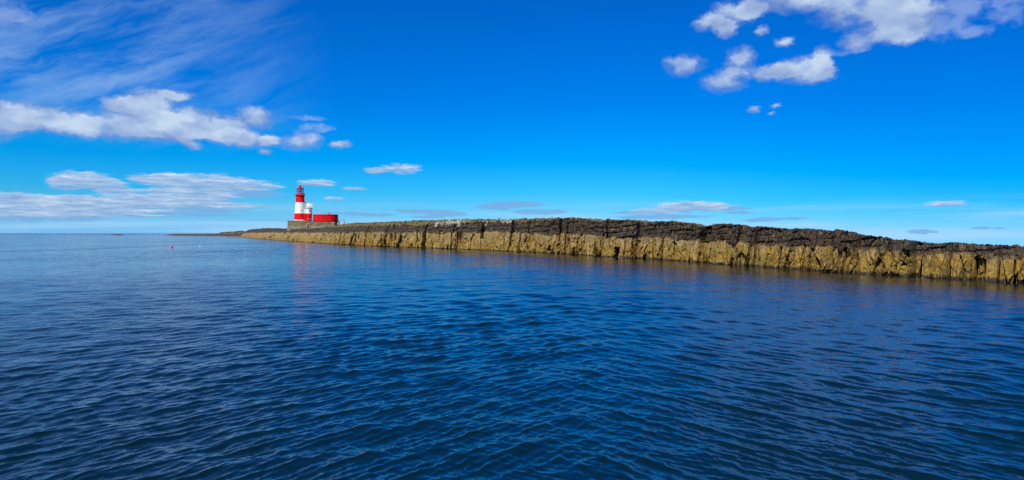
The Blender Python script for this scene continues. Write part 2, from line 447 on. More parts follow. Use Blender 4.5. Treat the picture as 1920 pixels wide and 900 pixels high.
# the clefts one can name in the photograph: (pixel, width in pixels, depth, lowest and highest share of the face)
for cpx, wpx, dep, q0, q1 in ((1317.5, 7.5, 3.2, 0.5, 1.0), (1317.5, 6.5, 1.6, 0.0, 0.55), (1414, 2.6, 1.7, 0, 1), (1157, 6, 3.0, 0.0, 0.34), (1520, 2.8, 1.2, 0, .55), (1582, 4.0, 2.0, 0, 0.6),
                              (1715, 9.5, 2.8, 0, 1.0), (1690, 5.0, 1.6, 0.0, 0.34), (1833, 12, 0.9, 0, 0.55), (1825, 2.5, 1.3, 0, .6), (1608, 5, 1.6, 0.55, 1.0), (795, 3.0, 2.6, 0.1, 1.0), (903, 3.0, 2.8, 0.4, 1.0), (1060, 2.4, 1.2, 0, 1), (1187, 1.8, 1.1, 0, .6), (1138, 2.0, 1.2, .5, 1),
                              (1241, 1.8, 1.2, 0, .6), (722, 2.0, 1.6, 0, 1), (1463, 2.2, 1.4, 0, .55), (1660, 2.0, 1.2, .5, 1), (1778, 2.2, 1.3, 0.1, 1), (1870, 2.5, 1.4, 0, 1), (1900, 2.4, 1.0, 0, .55), (975, 2.2, 1.3, 0, .6), (858, 1.8, 1.4, 0, .6)):
    wob = 2.0 * fbm(np.stack([PXg.ravel() * 0 + cpx, Z.ravel() * 0.8, Z.ravel() * 0], 1), 3, 7)
    wp = np.abs(PXg.ravel() - cpx - wob)
    inq = sstep(q0 - 0.04, q0 + 0.02, face_q.ravel()) * (1 - sstep(q1 - 0.04, q1 + 0.001, face_q.ravel()) if q1 < 1 else 1.0)
    disp = disp - dep * (1 - sstep(wpx * 0.72, wpx * 1.05, wp)) * inq * np.where(isface, 1, np.clip(1 - bb.ravel() / 3.0, 0, 1))
# fade of the sideways displacement over the crown, and lumps on the crown instead
fade = np.where(isface, 1.0, np.clip(1 - bb.ravel() / 4.0, 0, 1))
lump = (0.22 * fb + 0.10 * fc + 0.20 * fa + 0.25 * fbm(P * 0.7, 3, 33)) * np.where(isface, sstep(0.86, 1.0, face_q.ravel()), 1.0)
step_top = 0.30 * (_h(k_hi, k_hi * 0 + 3, k_hi * 0, 15) - 0.5)
near = sstep(900, 1250, PXg.ravel())
lump = lump * (0.7 + 0.3 * big) * (1 - 0.55 * near) * np.where(PXg.ravel() < 660, 0.75, 1.0) + step_top * np.where(isface, sstep(0.80, 0.92, face_q.ravel()), np.clip(1 - bb.ravel() / 6, 0, 1))
OFFd = OFF.ravel()
in_ = -disp * fade
Vx = (np.ones((NR, 1)) * X0).ravel() + (OFFd + in_) * GX
Vy = Dg.ravel() + (OFFd + in_) * GY
Vz = Z.ravel() + lump + np.where(isface & (Z.ravel() > 0.2), 0.10 * fc, 0)
# keep the ground under the lighthouse terrace level
flat = sstep(34, 16, np.hypot((Vx + 124) * 0.75, (Vy - 428)))
Vz = np.where(isface, Vz, Vz * (1 - flat) + (7.3 + 0.03 * (Vx + 124)) * flat + 0.25 * flat * np.nan_to_num(fb))
depth_v = np.maximum(Vy, 10)
lich = np.where(isface, sstep(0.90, 1.02, face_q.ravel()) * 0.45, 0.50 + 0.32 * sstep(0.3, 4, bb.ravel()))
lich = lich * sstep(1560, 1380, PXg.ravel()) * (1 - 0.75 * sstep(640, 560, PXg.ravel())) + 0.12 * sstep(1300, 1000, PXg.ravel()) * sstep(0.85, 1, face_q.ravel())
gua = 0.92 * sstep(0.70, 0.98, face_q.ravel()) * (np.exp(-((PXg.ravel() - 838) / 38) ** 2) + 0.75 * np.exp(-((PXg.ravel() - 905) / 10) ** 2) + 0.9 * np.exp(-((PXg.ravel() - 940) / 20) ** 2) * sstep(0.93, 1, face_q.ravel()))
gua = gua * np.where(bb.ravel() > 8, 0.8, 1.0)
island = grid_obj('terrain', np.stack([Vx, Vy, Vz], 1), NR, NCOL, M_ROCK,
                  {'zone': zone, 'lichen': lich, 'guano': gua, 'height': hq * zbg / 4.0, 'coarse': big - 1})
tag(island, kind='structure')

# ------------------------------------------------------------------ low reefs off the end of the island
def reef(name, pts, width, seed, zoneh=99):
    """pts: (px, waterline py, top py); a rough ridge standing in the water"""
    pts = np.array(pts, float)
    px = np.arange(pts[0, 0], pts[-1, 0] + 0.01, 0.35)
    D = EYE * FPX / (np.interp(px, pts[:, 0], pts[:, 1]) - HY)
    x = wx(px, D)
    zt = np.maximum(wz(np.interp(px, pts[:, 0], pts[:, 2]), D + width * 0.4), 0.05)
    n = 18
    u = np.linspace(0, 1, n)
    prof = np.where(u < 0.4, (u / 0.4) ** 0.7, np.where(u < 0.6, 1, ((1 - u) / 0.4)))
    ux, uu = np.meshgrid(x, u)
    Pn = np.stack([ux.ravel() * 0.3, uu.ravel() * width * 0.3, uu.ravel() * 0], 1)
    f1, _ = facets(Pn, seed, 1.0); f2, _ = facets(Pn * 3 + 4, seed + 9, 1.0)
    zz = (prof[:, None] * (zt + 0.5)[None, :] - 0.5).ravel() + (0.45 * f1 + 0.25 * f2) * np.minimum(1, (prof[:, None] * zt[None, :]).ravel() * 0.7)
    yy = (D[None, :] + (uu - 0.05) * width).ravel() + 1.5 * f1
    o = grid_obj(name, np.stack([ux.ravel(), yy, zz], 1), n, len(x), M_ROCK,
                 {'zone': np.where(zz > zoneh, 0.6, 0.16) + 0.9 * f2 + 0.5 * f1, 'lichen': zz * 0, 'guano': zz * 0, 'height': np.clip(zz / 4 + 0.15, 0, 1), 'coarse': zz * 0 + 1.5})
    return tag(o, kind='structure')
reef('reef', [(303, 441.2, 440.9), (310, 441.5, 439.3), (330, 442, 438.8), (370, 442.6, 439), (400, 443, 438.8), (430, 443.6, 439), (460, 444.4, 439), (470, 444.6, 440)], 45, 3, 1.4)
reef('reef', [(401, 442.2, 437.5), (404, 442.3, 435.4), (413, 442.4, 434.8), (425, 442.5, 434.4), (437, 442.6, 432.9), (446, 442.7, 434), (458, 442.8, 434.6), (480, 443, 434.5), (500, 443.2, 436)], 60, 5, 5.8)
reef('reef', [(186, 440.85, 440.7), (192, 440.9, 440.2), (200, 440.9, 440.5), (204, 440.95, 439.9), (215, 441.0, 439.3), (222, 441, 439.4), (226, 441, 440.8)], 20, 8, 0.6)

# ------------------------------------------------------------------ boulders lying at the foot of the cliff
def boulder(label, px, wpx, hpx, seed):
    D = EYE * FPX / (np.interp(px, *T_WATER) - HY)
    w, h = wpx / FPX * D, hpx / FPX * D
    D -= 0.35 * w + 0.3
    bm = bmesh.new()
    bmesh.ops.create_icosphere(bm, subdivisions=5, radius=1.0)
    Q = np.array([v.co[:] for v in bm.verts])
    f1, _ = facets(Q * 1.1 + seed, seed, 0.9); f2, _ = facets(Q * 2.6 + seed, seed + 30, 1.0)
    Q = Q * (1 + 0.30 * f1 + 0.12 * f2)[:, None]
    Q = np.sign(Q) * np.abs(Q) ** 0.8
    for v, q in zip(bm.verts, Q): v.co = (q[0] * w / 2, q[1] * w * 0.45, q[2] * h * 0.75 + h * 0.22)
    o = obj('boulder', bm, M_ROCK)
    o.location = (wx(px, D), D, 0)
    zz = np.array([v.co.z for v in o.data.vertices])
    for kk, vv in (('zone', zz * 0 - 1.5), ('height', np.clip(zz / 4, 0, 1)), ('coarse', zz * 0), ('lichen', zz * 0), ('guano', zz * 0)):
        o.data.attributes.new(kk, 'FLOAT', 'POINT').data.foreach_set('value', vv.astype(np.float32))
    return tag(o, label, 'boulder', 'boulders along the foot of the cliff')
boulder('large yellow brown boulder leaning at the left side of the dark sea cave', 1141, 24, 15, 2)
boulder('flat yellow slab at the water right of the widest notch in the dark rock', 1346, 26, 11, 5)
boulder('golden wedge shaped boulder close left of the big dark cleft near the right end', 1694, 15, 20, 9)
boulder('small golden boulder at the water just right of the big dark cleft', 1755, 12, 13, 12)
boulder('small pale boulder at the water below the white stained cliff top', 911, 13, 7, 15)

# ------------------------------------------------------------------ the sea
def sea_mat():
    m, nt, p = material('sea_water')
    g = nt.new('ShaderNodeNewGeometry')
    pos = g.outputs['Position']
    far = nt.attr('far'); open_sea = nt.attr('open_sea'); blank = nt.attr('slick')
    p.inputs['Base Color'].default_value = (0.0006, 0.0085, 0.0145, 1)
    p.inputs['IOR'].default_value = 1.52
    nt.l.new(nt.mapr(far, 0.0, 1.0, 0.035, 0.09), p.inputs['Roughness'])
    # small ripples: slopes added to the surface normal, everywhere
    gust = nt.mapr(nt.noise(nt.mapping(pos, (0.035, 0.012, 1)), 1.0, 4, 0.6), 0.34, 0.66, 0.30, 1.5)
    a = nt.noise(nt.mapping(pos, (1.0, 0.75, 1), (0, 0, 0.5)), 2.1, 2, 0.55, 0.4, color=True)
    b = nt.noise(nt.mapping(pos, (1.0, 0.8, 1), (0, 0, -0.4)), 0.55, 3, 0.6, 0.3, color=True)
    c = nt.noise(nt.mapping(pos, (0.045, 0.03, 1)), 1.0, 3, 0.6, color=True)
    half = (0.5, 0.5, 0.5)
    sa = nt.vec('SCALE', nt.vec('SUBTRACT', a, half), scale=nt.mapr(far, 0.42, 0.9, 0.0, 0.24))
    sb = nt.vec('SCALE', nt.vec('SUBTRACT', b, half), scale=nt.mapr(far, 0.30, 0.9, 0.0, 0.30))
    sc_ = nt.vec('SCALE', nt.vec('SUBTRACT', c, half), scale=nt.mapr(far, 0.2, 1.0, 0.0, 0.16))
    sl = nt.vec('ADD', nt.vec('ADD', sa, sb), sc_)
    amp = nt.math('MULTIPLY', nt.math('MULTIPLY', gust, nt.math('SUBTRACT', 1.0, nt.math('MULTIPLY', blank, 0.72))), nt.math('MULTIPLY_ADD', open_sea, 1.2, 1.0))
    # the wind blows towards the boat: the lee faces of the wavelets are the steeper ones
    sl = nt.vec('ADD', sl, nt.vec('SCALE', (0, -1, 0), scale=nt.mapr(far, 0.12, 0.5, 0.0, 0.035)))
    sl = nt.vec('MULTIPLY', nt.vec('SCALE', sl, scale=amp), (0.5, 0.85, 0.0))
    bmp = nt.new('ShaderNodeBump'); bmp.inputs['Strength'].default_value = 1.0; bmp.inputs['Distance'].default_value = 1.0
    h1 = nt.noise(nt.mapping(pos, (1.25, 0.8, 1), (0, 0, 0.35)), 5.5, 3, 0.55, 0.5)
    h2 = nt.noise(nt.mapping(pos, (1.1, 0.75, 1), (0, 0, 0.7)), 1.5, 3, 0.55, 0.4)
    hh = nt.math('ADD', nt.math('MULTIPLY', h1, 0.017), nt.math('MULTIPLY', h2, nt.math('MULTIPLY', nt.math('MULTIPLY', nt.mapr(far, 0.12, 0.45, 0.0, 0.055), gust), nt.math('SUBTRACT', 1.0, nt.math('MULTIPLY', blank, 0.7)))))
    nt.l.new(hh, bmp.inputs['Height'])
    nn = nt.vec('NORMALIZE', nt.vec('ADD', bmp.outputs[0], sl))
    nt.l.new(nn, p.inputs['Normal'])
    return m
M_SEA = sea_mat()

def build_sea():
    f2 = FPX * 1024 / 1920
    rr = [0.4, 1.0, 1.7, 2.4, 3.2, 4.0]
    while rr[-1] < 700:
        r = rr[-1]
        rr.append(r + max(0.018, min(r * r / (f2 * EYE) * 0.42, r * 0.02)))
    while rr[-1] < 60000: rr.append(rr[-1] * 1.06)
    rr = np.array(rr)
    an = np.concatenate([np.linspace(-180, -52, 45)[:-1], np.linspace(-52, -41, 60)[:-1], np.linspace(-41, 41, 1150), np.linspace(41, 52, 60)[1:], np.linspace(52, 180, 45)[1:-1]])
    ar = np.radians(an)
    X = (rr[:, None] * np.sin(ar)[None, :]); Y = (rr[:, None] * np.cos(ar)[None, :])
    dr = np.gradient(rr); da = np.gradient(ar)
    sp = np.maximum(dr[:, None] * np.ones_like(X), np.abs(rr[:, None] * da[None, :]) * 1.0)
    nr, nc = X.shape
    act = rr < 650
    Xa, Ya, Sp = X[act].astype(np.float32), Y[act].astype(np.float32), sp[act].astype(np.float32)
    env_p = np.stack([Xa.ravel() * 0.13, Ya.ravel() * 0.07, Xa.ravel() * 0], 1)
    env = (0.95 + 1.5 * fbm(env_p, 3, 5) + 1.1 * fbm(env_p * 0.35, 2, 15)).reshape(Xa.shape).clip(0.35, 1.8).astype(np.float32)
    # calmer, rounder water just ahead of the bow
    calm = 1 - 0.45 * np.exp(-((Xa - 2.0) / 5.5) ** 2 - ((Ya - 11) / 6.0) ** 2)
    left = (0.15 + 1.0 * sstep(4.0, -3.0, Xa - 0.10 * Ya)).astype(np.float32)
    H = np.zeros_like(Xa); DX = np.zeros_like(Xa); DY = np.zeros_like(Xa)
    r = np.random.default_rng(21)
    N = 110
    for k in range(N):
        lam = 0.15 * (10.0 / 0.15) ** ((k + r.random()) / N)
        # chop runs in from either side of the boat's track, with broader swell from ahead
        fam = 2
        if lam < 1.6: fam = (0, 1, 0, 1, 2)[k % 5]
        if fam == 0: th = math.radians(141) + r.normal(0, 0.30)
        elif fam == 1: th = math.radians(39) + r.normal(0, 0.34)
        else: th = r.normal(-math.pi * 0.5, 0.75)
        kk = 2 * math.pi / lam
        slope = 0.034 * (math.exp(-0.5 * ((math.log(lam) - math.log(0.36)) / 0.8) ** 2) + 0.30 * math.exp(-0.5 * ((math.log(lam) - math.log(1.9)) / 0.75) ** 2)) * (1.35 if fam < 2 else 1.0) * (0.6 + 0.8 * r.random())
        A = slope / kk
        w = np.clip((lam / Sp - 2.2) / 3.0, 0, 1)
        sel = np.nonzero(w.max(axis=1) > 0)[0]
        if len(sel) == 0: continue
        s = slice(0, sel[-1] + 1)
        ph = kk * (Xa[s] * math.cos(th) + Ya[s] * math.sin(th)) + r.random() * 6.283
        e = env[s] * (calm[s] if lam < 1.2 else 1.0)
        if k % 3 == 0: e = 2 - e
        if fam == 0: e = e * left[s]
        elif fam == 1: e = e * (1.25 - left[s])
        wA = w[s] * A * e
        H[s] += wA * np.sin(ph)
        cph = wA * np.cos(ph) * 1.25
        DX[s] += cph * math.cos(th); DY[s] += cph * math.sin(th)
    Z = np.zeros_like(X)
    n = act.sum()
    Z[:n] = H; X[:n] += DX; Y[:n] += DY
    # the sea falls away with the curve of the coast behind the low eastern end of the island
    az = ar[None, :]; a0, a1 = math.atan((1180 - CXP) / FPX), math.atan((1330 - CXP) / FPX)
    drop = sstep(a0, a1, az) * (1 - sstep(2.0, 2.6, az)) * np.clip(rr[:, None] - (96 + 140 * sstep(math.atan((1560 - CXP) / FPX), a0, az)), 0, None) * 0.06
    Z = Z - drop
    # sheltered water right under the rocks
    sa = np.arctan2(X0, D0); so_ = np.hypot(X0, D0); o_ = np.argsort(sa)
    rs = np.interp(ar, sa[o_], so_[o_], left=1e9, right=60)
    gap = rs[None, :] - rr[:, None]
    slick = (1 - sstep(0.0, 1.0, gap / (4.0 + 0.10 * rs[None, :]))) * (rs[None, :] < 1e8)
    far = np.clip(np.log(rr / 9.0) / np.log(300 / 9.0), 0, 1)[:, None] * np.ones_like(X)
    opn = sstep(900, 1350, Y + 0.15 * X)
    V = np.stack([X.ravel(), Y.ravel(), Z.ravel()], 1)
    o = grid_obj('sea', V, nr, nc, M_SEA, {'far': far, 'open_sea': opn, 'slick': slick}, smooth=True, closed=True)
    return tag(o, kind='structure')
build_sea()

# ------------------------------------------------------------------ lighthouse and its terrace, all 420 m away
LD = 420.0
def lx(px): return wx(px, LD)
def lz(py): return wz(py, LD)
MPX = LD / FPX
VDIR = math.atan2(lx(565), LD)     # bearing of the group from the boat

def facing(cx, cy, rfun, px, z, depth=0.0):
    """point and outward angle on a round wall that shows at this picture column"""
    r = rfun(z)
    s = max(-0.985, min(0.985, (lx(px) - cx) / r))
    ang = math.asin(s) - 0 * VDIR
    ang_w = -math.pi / 2 + ang * 1.0        # world angle: -90 deg faces the boat's side
    return ang_w, r

def window_on_round(parent, cx, cy, rfun, px, py0, py1, wpx, frame_mat, sill=True, name='window', tagl=None):
    z0, z1 = lz(py1), lz(py0)
    zc = (z0 + z1) / 2
    a, r = facing(cx, cy, rfun, px, zc)
    r = min(rfun(z0), rfun(z1))
    w = wpx * MPX
    M = Matrix.Translation((cx, cy, 0)) @ Matrix.Rotation(a, 4, 'Z') @ Matrix.Translation((r, 0, 0))
    bm = bmesh.new()
    fw = 0.16
    for y0, y1, b0, b1 in ((-w / 2 - fw, -w / 2, z0, z1), (w / 2, w / 2 + fw, z0, z1), (-w / 2 - fw, w / 2 + fw, z1, z1 + fw), (-w / 2 - fw - 0.05, w / 2 + fw + 0.05, z0 - fw, z0)):
        box(bm, -0.25, 0.20, y0, y1, b0, b1, M=M)
    box(bm, -0.2, 0.16, -0.035, 0.035, z0, z1, M=M)
    fo = obj(name, bm, frame_mat, parent)
    bm = bmesh.new()
    box(bm, -0.2, 0.13, -w / 2, w / 2, z0, z1, M=M)
    obj('pane', bm, M_WINDOW, fo)
    return fo

PIV = (lx(590), LD)
def turn(o):
    """the whole station is turned to face down the channel towards the boat"""
    th, sx = -VDIR, 0.957
    o.rotation_euler = (0, 0, th); o.scale = (sx, 1, 1)
    o.location = (PIV[0] - (math.cos(th) * sx * PIV[0] - math.sin(th) * PIV[1]), PIV[1] - (math.sin(th) * sx * PIV[0] + math.cos(th) * PIV[1]), 0)
LH = thing('lighthouse', 'tall round lighthouse tower painted in red and white bands with a glazed lantern', 'lighthouse', (0, 0, 0))
TCX, TCY = lx(562.9), LD + 2.0
def trad(z):
    pts = [(lz(413.5), 11.55), (lz(400.5), 10.75), (lz(380), 8.85), (lz(370), 7.75)]
    zs_ = [p[0] for p in pts]; rs = [p[1] * MPX for p in pts]
    return float(np.interp(z, zs_, rs))
bm = bmesh.new()
zl = list(np.linspace(lz(414), lz(400.3), 8)); zm = list(np.linspace(lz(400.3), lz(379.9), 12)); zh = list(np.linspace(lz(379.9), lz(369.6), 6))
for zs_, mi in ((zl, 0), (zm, 1), (zh, 0)):
    lathe(bm, [(trad(z), z) for z in zs_], 56, TCX, TCY, mi, cap=False)
bmesh.ops.remove_doubles(bm, verts=bm.verts, dist=0.001)
obj('tower', bm, [M_RED, M_WHITE], LH, True)
bm = bmesh.new()
lathe(bm, [(trad(lz(413)) + 0.06, lz(414.3)), (trad(lz(413)) + 0.35, lz(414.3)), (trad(lz(413)) + 0.3, lz(412.5)), (trad(lz(413)) + 0.04, lz(412.4))], 56, TCX, TCY, cap=False)
obj('plinth', bm, M_WHITE, LH)
# gallery: corbelled cornice, floor, railing
bm = bmesh.new()
lathe(bm, [(7.6 * MPX, lz(370)), (7.8 * MPX, lz(369.4)), (8.1 * MPX, lz(368.8)), (8.3 * MPX, lz(368)), (8.9 * MPX, lz(367.6)), (9.6 * MPX, lz(366.7)), (9.9 * MPX, lz(366.6)), (9.9 * MPX, lz(366.0)), (6.9 * MPX, lz(365.95))], 56, TCX, TCY, cap=False)
GAL = obj('gallery', bm, M_RED, LH)
bm = bmesh.new()
rg = 9.5 * MPX
for k in range(28):
    a = 2 * math.pi * k / 28
    tube(bm, [(TCX + rg * math.cos(a), TCY + rg * math.sin(a), lz(366.1)), (TCX + rg * math.cos(a), TCY + rg * math.sin(a), lz(362.6))], 0.045, 6)
for zz in (362.6, 363.8, 365):
    pts = [(TCX + rg * math.cos(2 * math.pi * k / 48), TCY + rg * math.sin(2 * math.pi * k / 48), lz(zz)) for k in range(49)]
    tube(bm, pts, 0.04, 5)
M_RAIL = paint('pale_red_rail', (0.50, 0.16, 0.16), 0.5, 0.1)
obj('railing', bm, M_RAIL, GAL)
# lantern
LAN = bpy.data.objects.new('lantern', None); COL.objects.link(LAN); LAN.parent = LH
bm = bmesh.new()
lathe(bm, [(6.75 * MPX, lz(366.1)), (6.75 * MPX, lz(362.3)), (7.0 * MPX, lz(362.2)), (7.0 * MPX, lz(361.8)), (6.3 * MPX, lz(361.7))], 48, TCX, TCY, cap=False)
obj('lantern_base', bm, M_RED, LAN, False)
bm = bmesh.new()
lathe(bm, [(6.45 * MPX, lz(361.9)), (6.45 * MPX, lz(353.4))], 32, TCX, TCY, cap=False)
obj('glazing', bm, M_GLASS, LAN, True)
bm = bmesh.new()
rl = 6.55 * MPX
for k in range(10):
    a = 2 * math.pi * (k + 0.3) / 10
    box(bm, rl - 0.06, rl + 0.06, -0.055, 0.055, lz(362), lz(353.3), M=Matrix.Translation((TCX, TCY, 0)) @ Matrix.Rotation(a, 4, 'Z'))
for zz in (356.4, 359.2):
    tube(bm, [(TCX + rl * math.cos(2 * math.pi * k / 36), TCY + rl * math.sin(2 * math.pi * k / 36), lz(zz)) for k in range(37)], 0.045, 5)
obj('glazing_bars', bm, M_FRAME_SHADE, LAN)
bm = bmesh.new()
lathe(bm, [(0.25, lz(361.8)), (0.75, lz(360.6)), (0.8, lz(358.2)), (0.3, lz(358.0))], 20, TCX, TCY)
obj('lamp_stand', bm, M_BRASS, LAN)
bm = bmesh.new()
lathe(bm, [(0.35, lz(358.6)), (1.25, lz(358)), (1.5, lz(356.4)), (1.3, lz(354.5)), (0.3, lz(353.8))], 24, TCX, TCY)
obj('lamp_lens', bm, M_LAMP, LAN, True)
bm = bmesh.new()
lathe(bm, [(6.3 * MPX, lz(353.45)), (7.3 * MPX, lz(353.5)), (7.3 * MPX, lz(352.3)), (6.6 * MPX, lz(352.0)), (4.6 * MPX, lz(351.3)), (3.1 * MPX, lz(350.7)), (2.6 * MPX, lz(350.6))], 40, TCX, TCY)
RF = obj('roof', bm, M_RED, LH, False)
bm = bmesh.new()
lathe(bm, [(2.55 * MPX, lz(350.7)), (2.5 * MPX, lz(348.3)), (2.1 * MPX, lz(347.6)), (0.6 * MPX, lz(347.3))], 24, TCX, TCY)
obj('roof_vent', bm, M_RED, RF)
for px, p0, p1, wpx, mt in ((557.3, 372.2, 375.0, 0.75, M_RED), (569.0, 371.9, 374.8, 0.75, M_RED), (565.6, 393.2, 395.6, 1.2, M_WHITE), (571.6, 393.2, 395.4, 1.0, M_WHITE), (568.7, 405.4, 407.0, 0.9, M_RED),
                            (571.2, 382.8, 384.0, 0.9, M_WHITE), (572.0, 387.6, 388.6, 0.9, M_WHITE), (554.6, 382.9, 384.0, 0.8, M_WHITE), (553.9, 388.0, 389.0, 0.8, M_WHITE), (572.4, 398.0, 399.2, 1.2, M_WHITE)):
    window_on_round(LH, TCX, TCY, trad, px, p0, p1, wpx, mt)
# round stair house built against the tower
TUR = thing('stair_house', 'squat round white and red turret with a domed top joined to the lighthouse tower', 'building')
UCX, UCY = lx(579.2), LD + 0.2
ub = 5.75 * MPX
bm = bmesh.new()
lathe(bm, [(ub, lz(416.5)), (ub, lz(400.4))], 40, UCX, UCY, 0, cap=False)
lathe(bm, [(ub, lz(400.4)), (ub * 0.985, lz(391.4))], 40, UCX, UCY, 1, cap=False)
lathe(bm, [(ub * 0.985, lz(391.5)), (6.9 * MPX, lz(391.0)), (7.1 * MPX, lz(390.3)), (7.1 * MPX, lz(389.9)), (5.4 * MPX, lz(389.85))], 40, UCX, UCY, 1, cap=False)
obj('wall', bm, [M_RED, M_WHITE], TUR, True)
bm = bmesh.new()
lathe(bm, [(5.0 * MPX, lz(389.9)), (4.85 * MPX, lz(386)), (4.45 * MPX, lz(383.4)), (3.6 * MPX, lz(382)), (2.2 * MPX, lz(381.3)), (0.5, lz(381.1))], 36, UCX, UCY)
DOM = obj('dome', bm, M_WHITE, TUR, True)
bm = bmesh.new()
lathe(bm, [(1.35 * MPX, lz(381.3)), (1.35 * MPX, lz(380.3)), (0.8 * MPX, lz(379.8))], 16, UCX, UCY)
obj('dome_cap', bm, M_RED, DOM)
bm = bmesh.new()
box(bm, lx(582.4), lx(584.2), UCY - 2.6, UCY - 1.4, lz(389.9), lz(382.9), bev=0.05)
box(bm, lx(583.9), lx(585.9), UCY - 2.5, UCY - 1.3, lz(386.1), lz(381.9), bev=0.05)
box(bm, lx(584.3), lx(586.2), UCY - 2.5, UCY - 1.3, lz(389.9), lz(387.2), bev=0.05)
obj('horn_housing', bm, M_WHITE, TUR)
for px, p0, p1, wpx, mt in ((580.1, 393.1, 395.8, 1.5, M_WHITE), (580.3, 405.8, 409.4, 1.5, M_RED)):
    window_on_round(TUR, UCX, UCY, lambda z: ub, px, p0, p1, wpx, mt)
# low link between the tower foot and the turret, part of the turret's building
bm = bmesh.new()
box(bm, lx(569), lx(575.5), LD - 1.2, LD + 3, lz(417), lz(400.45), 0)
box(bm, lx(570.5), lx(575.5), LD - 1.0, LD + 3, lz(400.45), lz(392.2), 1)
obj('link_wall', bm, [M_RED, M_WHITE], TUR)
bm = bmesh.new()
for k in range(7):
    xx = lx(576.5) + k * 0.55
    tube(bm, [(xx, LD - 4.1, lz(413.6)), (xx, LD - 4.1, lz(410.2))], 0.05, 6)
for zz in (410.2, 411.6): tube(bm, [(lx(576.3), LD - 4.1, lz(zz)), (lx(588), LD - 4.1, lz(zz))], 0.06, 6)
box(bm, lx(576), lx(588.2), LD - 4.2, LD - 1.9, lz(412.6), lz(411.9), bev=0.03)
obj('landing', bm, M_METAL, TUR)

# terrace wall under everything
def arc_front(px0, px1, bulge, ytop, n=28, left_droop=0.10):
    x0, x1 = lx(px0), lx(px1)
    out = []
    for k in range(n + 1):
        u = -1 + 2 * k / n
        # rounded ends, flatter middle
        sh = (max(0, 1 - abs(u) ** 3.0)) ** 0.62 if u > 0 else 1 - left_droop * u * u
        out.append((x0 + (x1 - x0) * (u * 0.5 + 0.5), ytop - bulge * sh))
    return out
TW = thing('terrace_wall', 'brown stone terrace wall below the lighthouse and the red building', 'wall')
zg = lz(433.5)
bm = bmesh.new()
# left square platform, its face slightly battered
A = [(lx(539.3), LD - 3.2), (lx(565.7), LD - 3.2), (lx(565.7), LD + 14), (lx(539.3), LD + 14)]
B = [(lx(540.0), LD - 2.8), (lx(565.7), LD - 2.8), (lx(565.7), LD + 14), (lx(540.0), LD + 14)]
va = [bm.verts.new((x, y, zg)) for x, y in A]; vb = [bm.verts.new((x, y, lz(414.4))) for x, y in B]
for i in range(4): bm.faces.new((va[i], va[(i + 1) % 4], vb[(i + 1) % 4], vb[i]))
bm.faces.new(va); bm.faces.new(vb)
box(bm, lx(565.7), lx(588.5), LD - 4.6, LD + 14, zg, lz(415.9))
obj('platform', bm, M_STONE, TW)
bm = bmesh.new()
fr = arc_front(587.6, 637.6, 8.0, LD + 1.5)
prism(bm, fr + [(lx(637.6), LD + 15), (lx(587.6), LD + 15)], zg, lz(415.4))
obj('curved_wall', bm, M_STONE, TW)
bm = bmesh.new()
box(bm, lx(539.7), lx(566.0), LD - 3.0, LD - 2.2, lz(414.3), lz(413.7), bev=0.05)
obj('coping', bm, M_DRESS, TW)
bm = bmesh.new()
box(bm, lx(551.3), lx(566.8), LD - 2.7, LD - 2.0, lz(413.7), lz(412.2), bev=0.05)
obj('parapet', bm, M_WHITE, TW)
bm = bmesh.new()
box(bm, lx(566.3), lx(588.8), LD - 4.9, LD - 4.0, lz(415.9), lz(415.2), bev=0.06)
obj('coping', bm, M_DRESS, TW)
bm = bmesh.new()
fr2 = arc_front(587.0, 638.2, 8.25, LD + 1.6)
prism(bm, fr2 + [(lx(638.2), LD + 15), (lx(587.0), LD + 15)], lz(415.4), lz(414.5))
obj('coping', bm, M_FRAME_SHADE, TW)
# arched doorway
def arch(bm, cx, y0, y1, w, z0, z1, th, n=14):
    zc = z1 - w / 2
    pin, pout = [], []
    for k in range(n + 1):
        a = math.pi * k / n
        pin.append((cx + w / 2 * math.cos(a), zc + w / 2 * math.sin(a))); pout.append((cx + (w / 2 + th) * math.cos(a), zc + (w / 2 + th) * math.sin(a)))
    pin = [(cx + w / 2, z0)] + pin + [(cx - w / 2, z0)]; pout = [(cx + w / 2 + th, z0)] + pout + [(cx - w / 2 - th, z0)]
    # stepped quoins down the jambs
    q = []
    for i, (x, z) in enumerate(pout): q.append((x, z))
    vi = [[bm.verts.new((x, y, z)) for x, z in pin] for y in (y0, y1)]
    vo = [[bm.verts.new((x, y, z)) for x, z in q] for y in (y0, y1)]
    m = len(pin)
    for i in range(m - 1):
        bm.faces.new((vi[0][i], vi[0][i + 1], vo[0][i + 1], vo[0][i]))
        bm.faces.new((vo[0][i], vo[0][i + 1], vo[1][i + 1], vo[1][i]))
        bm.faces.new((vi[0][i], vi[0][i + 1], vi[1][i + 1], vi[1][i]))
bm = bmesh.new()
dcx, dz0, dz1 = lx(577.6), lz(426.3), lz(419.3)
arch(bm, dcx, LD - 4.95, LD - 4.45, 2.4 * MPX, dz0, dz1, 0.42)
for k in range(5):
    if k % 2 == 0:
        for s in (-1, 1):
            z_ = dz0 + k * 0.42
            xa = dcx + s * (1.2 * MPX + 0.40); xb = dcx + s * (1.2 * MPX + 0.80)
            box(bm, min(xa, xb), max(xa, xb), LD - 4.85, LD - 4.5, z_, z_ + 0.40)
DS_ = obj('door_surround', bm, M_DRESS, TW)
bm = bmesh.new()
prism(bm, [(dcx - 1.2 * MPX, 0), (dcx + 1.2 * MPX, 0)] + [(dcx + 1.2 * MPX * math.cos(a), dz1 - 1.2 * MPX - dz0 + 1.2 * MPX * math.sin(a)) for a in np.linspace(0, math.pi, 12)], 0, 0.12)
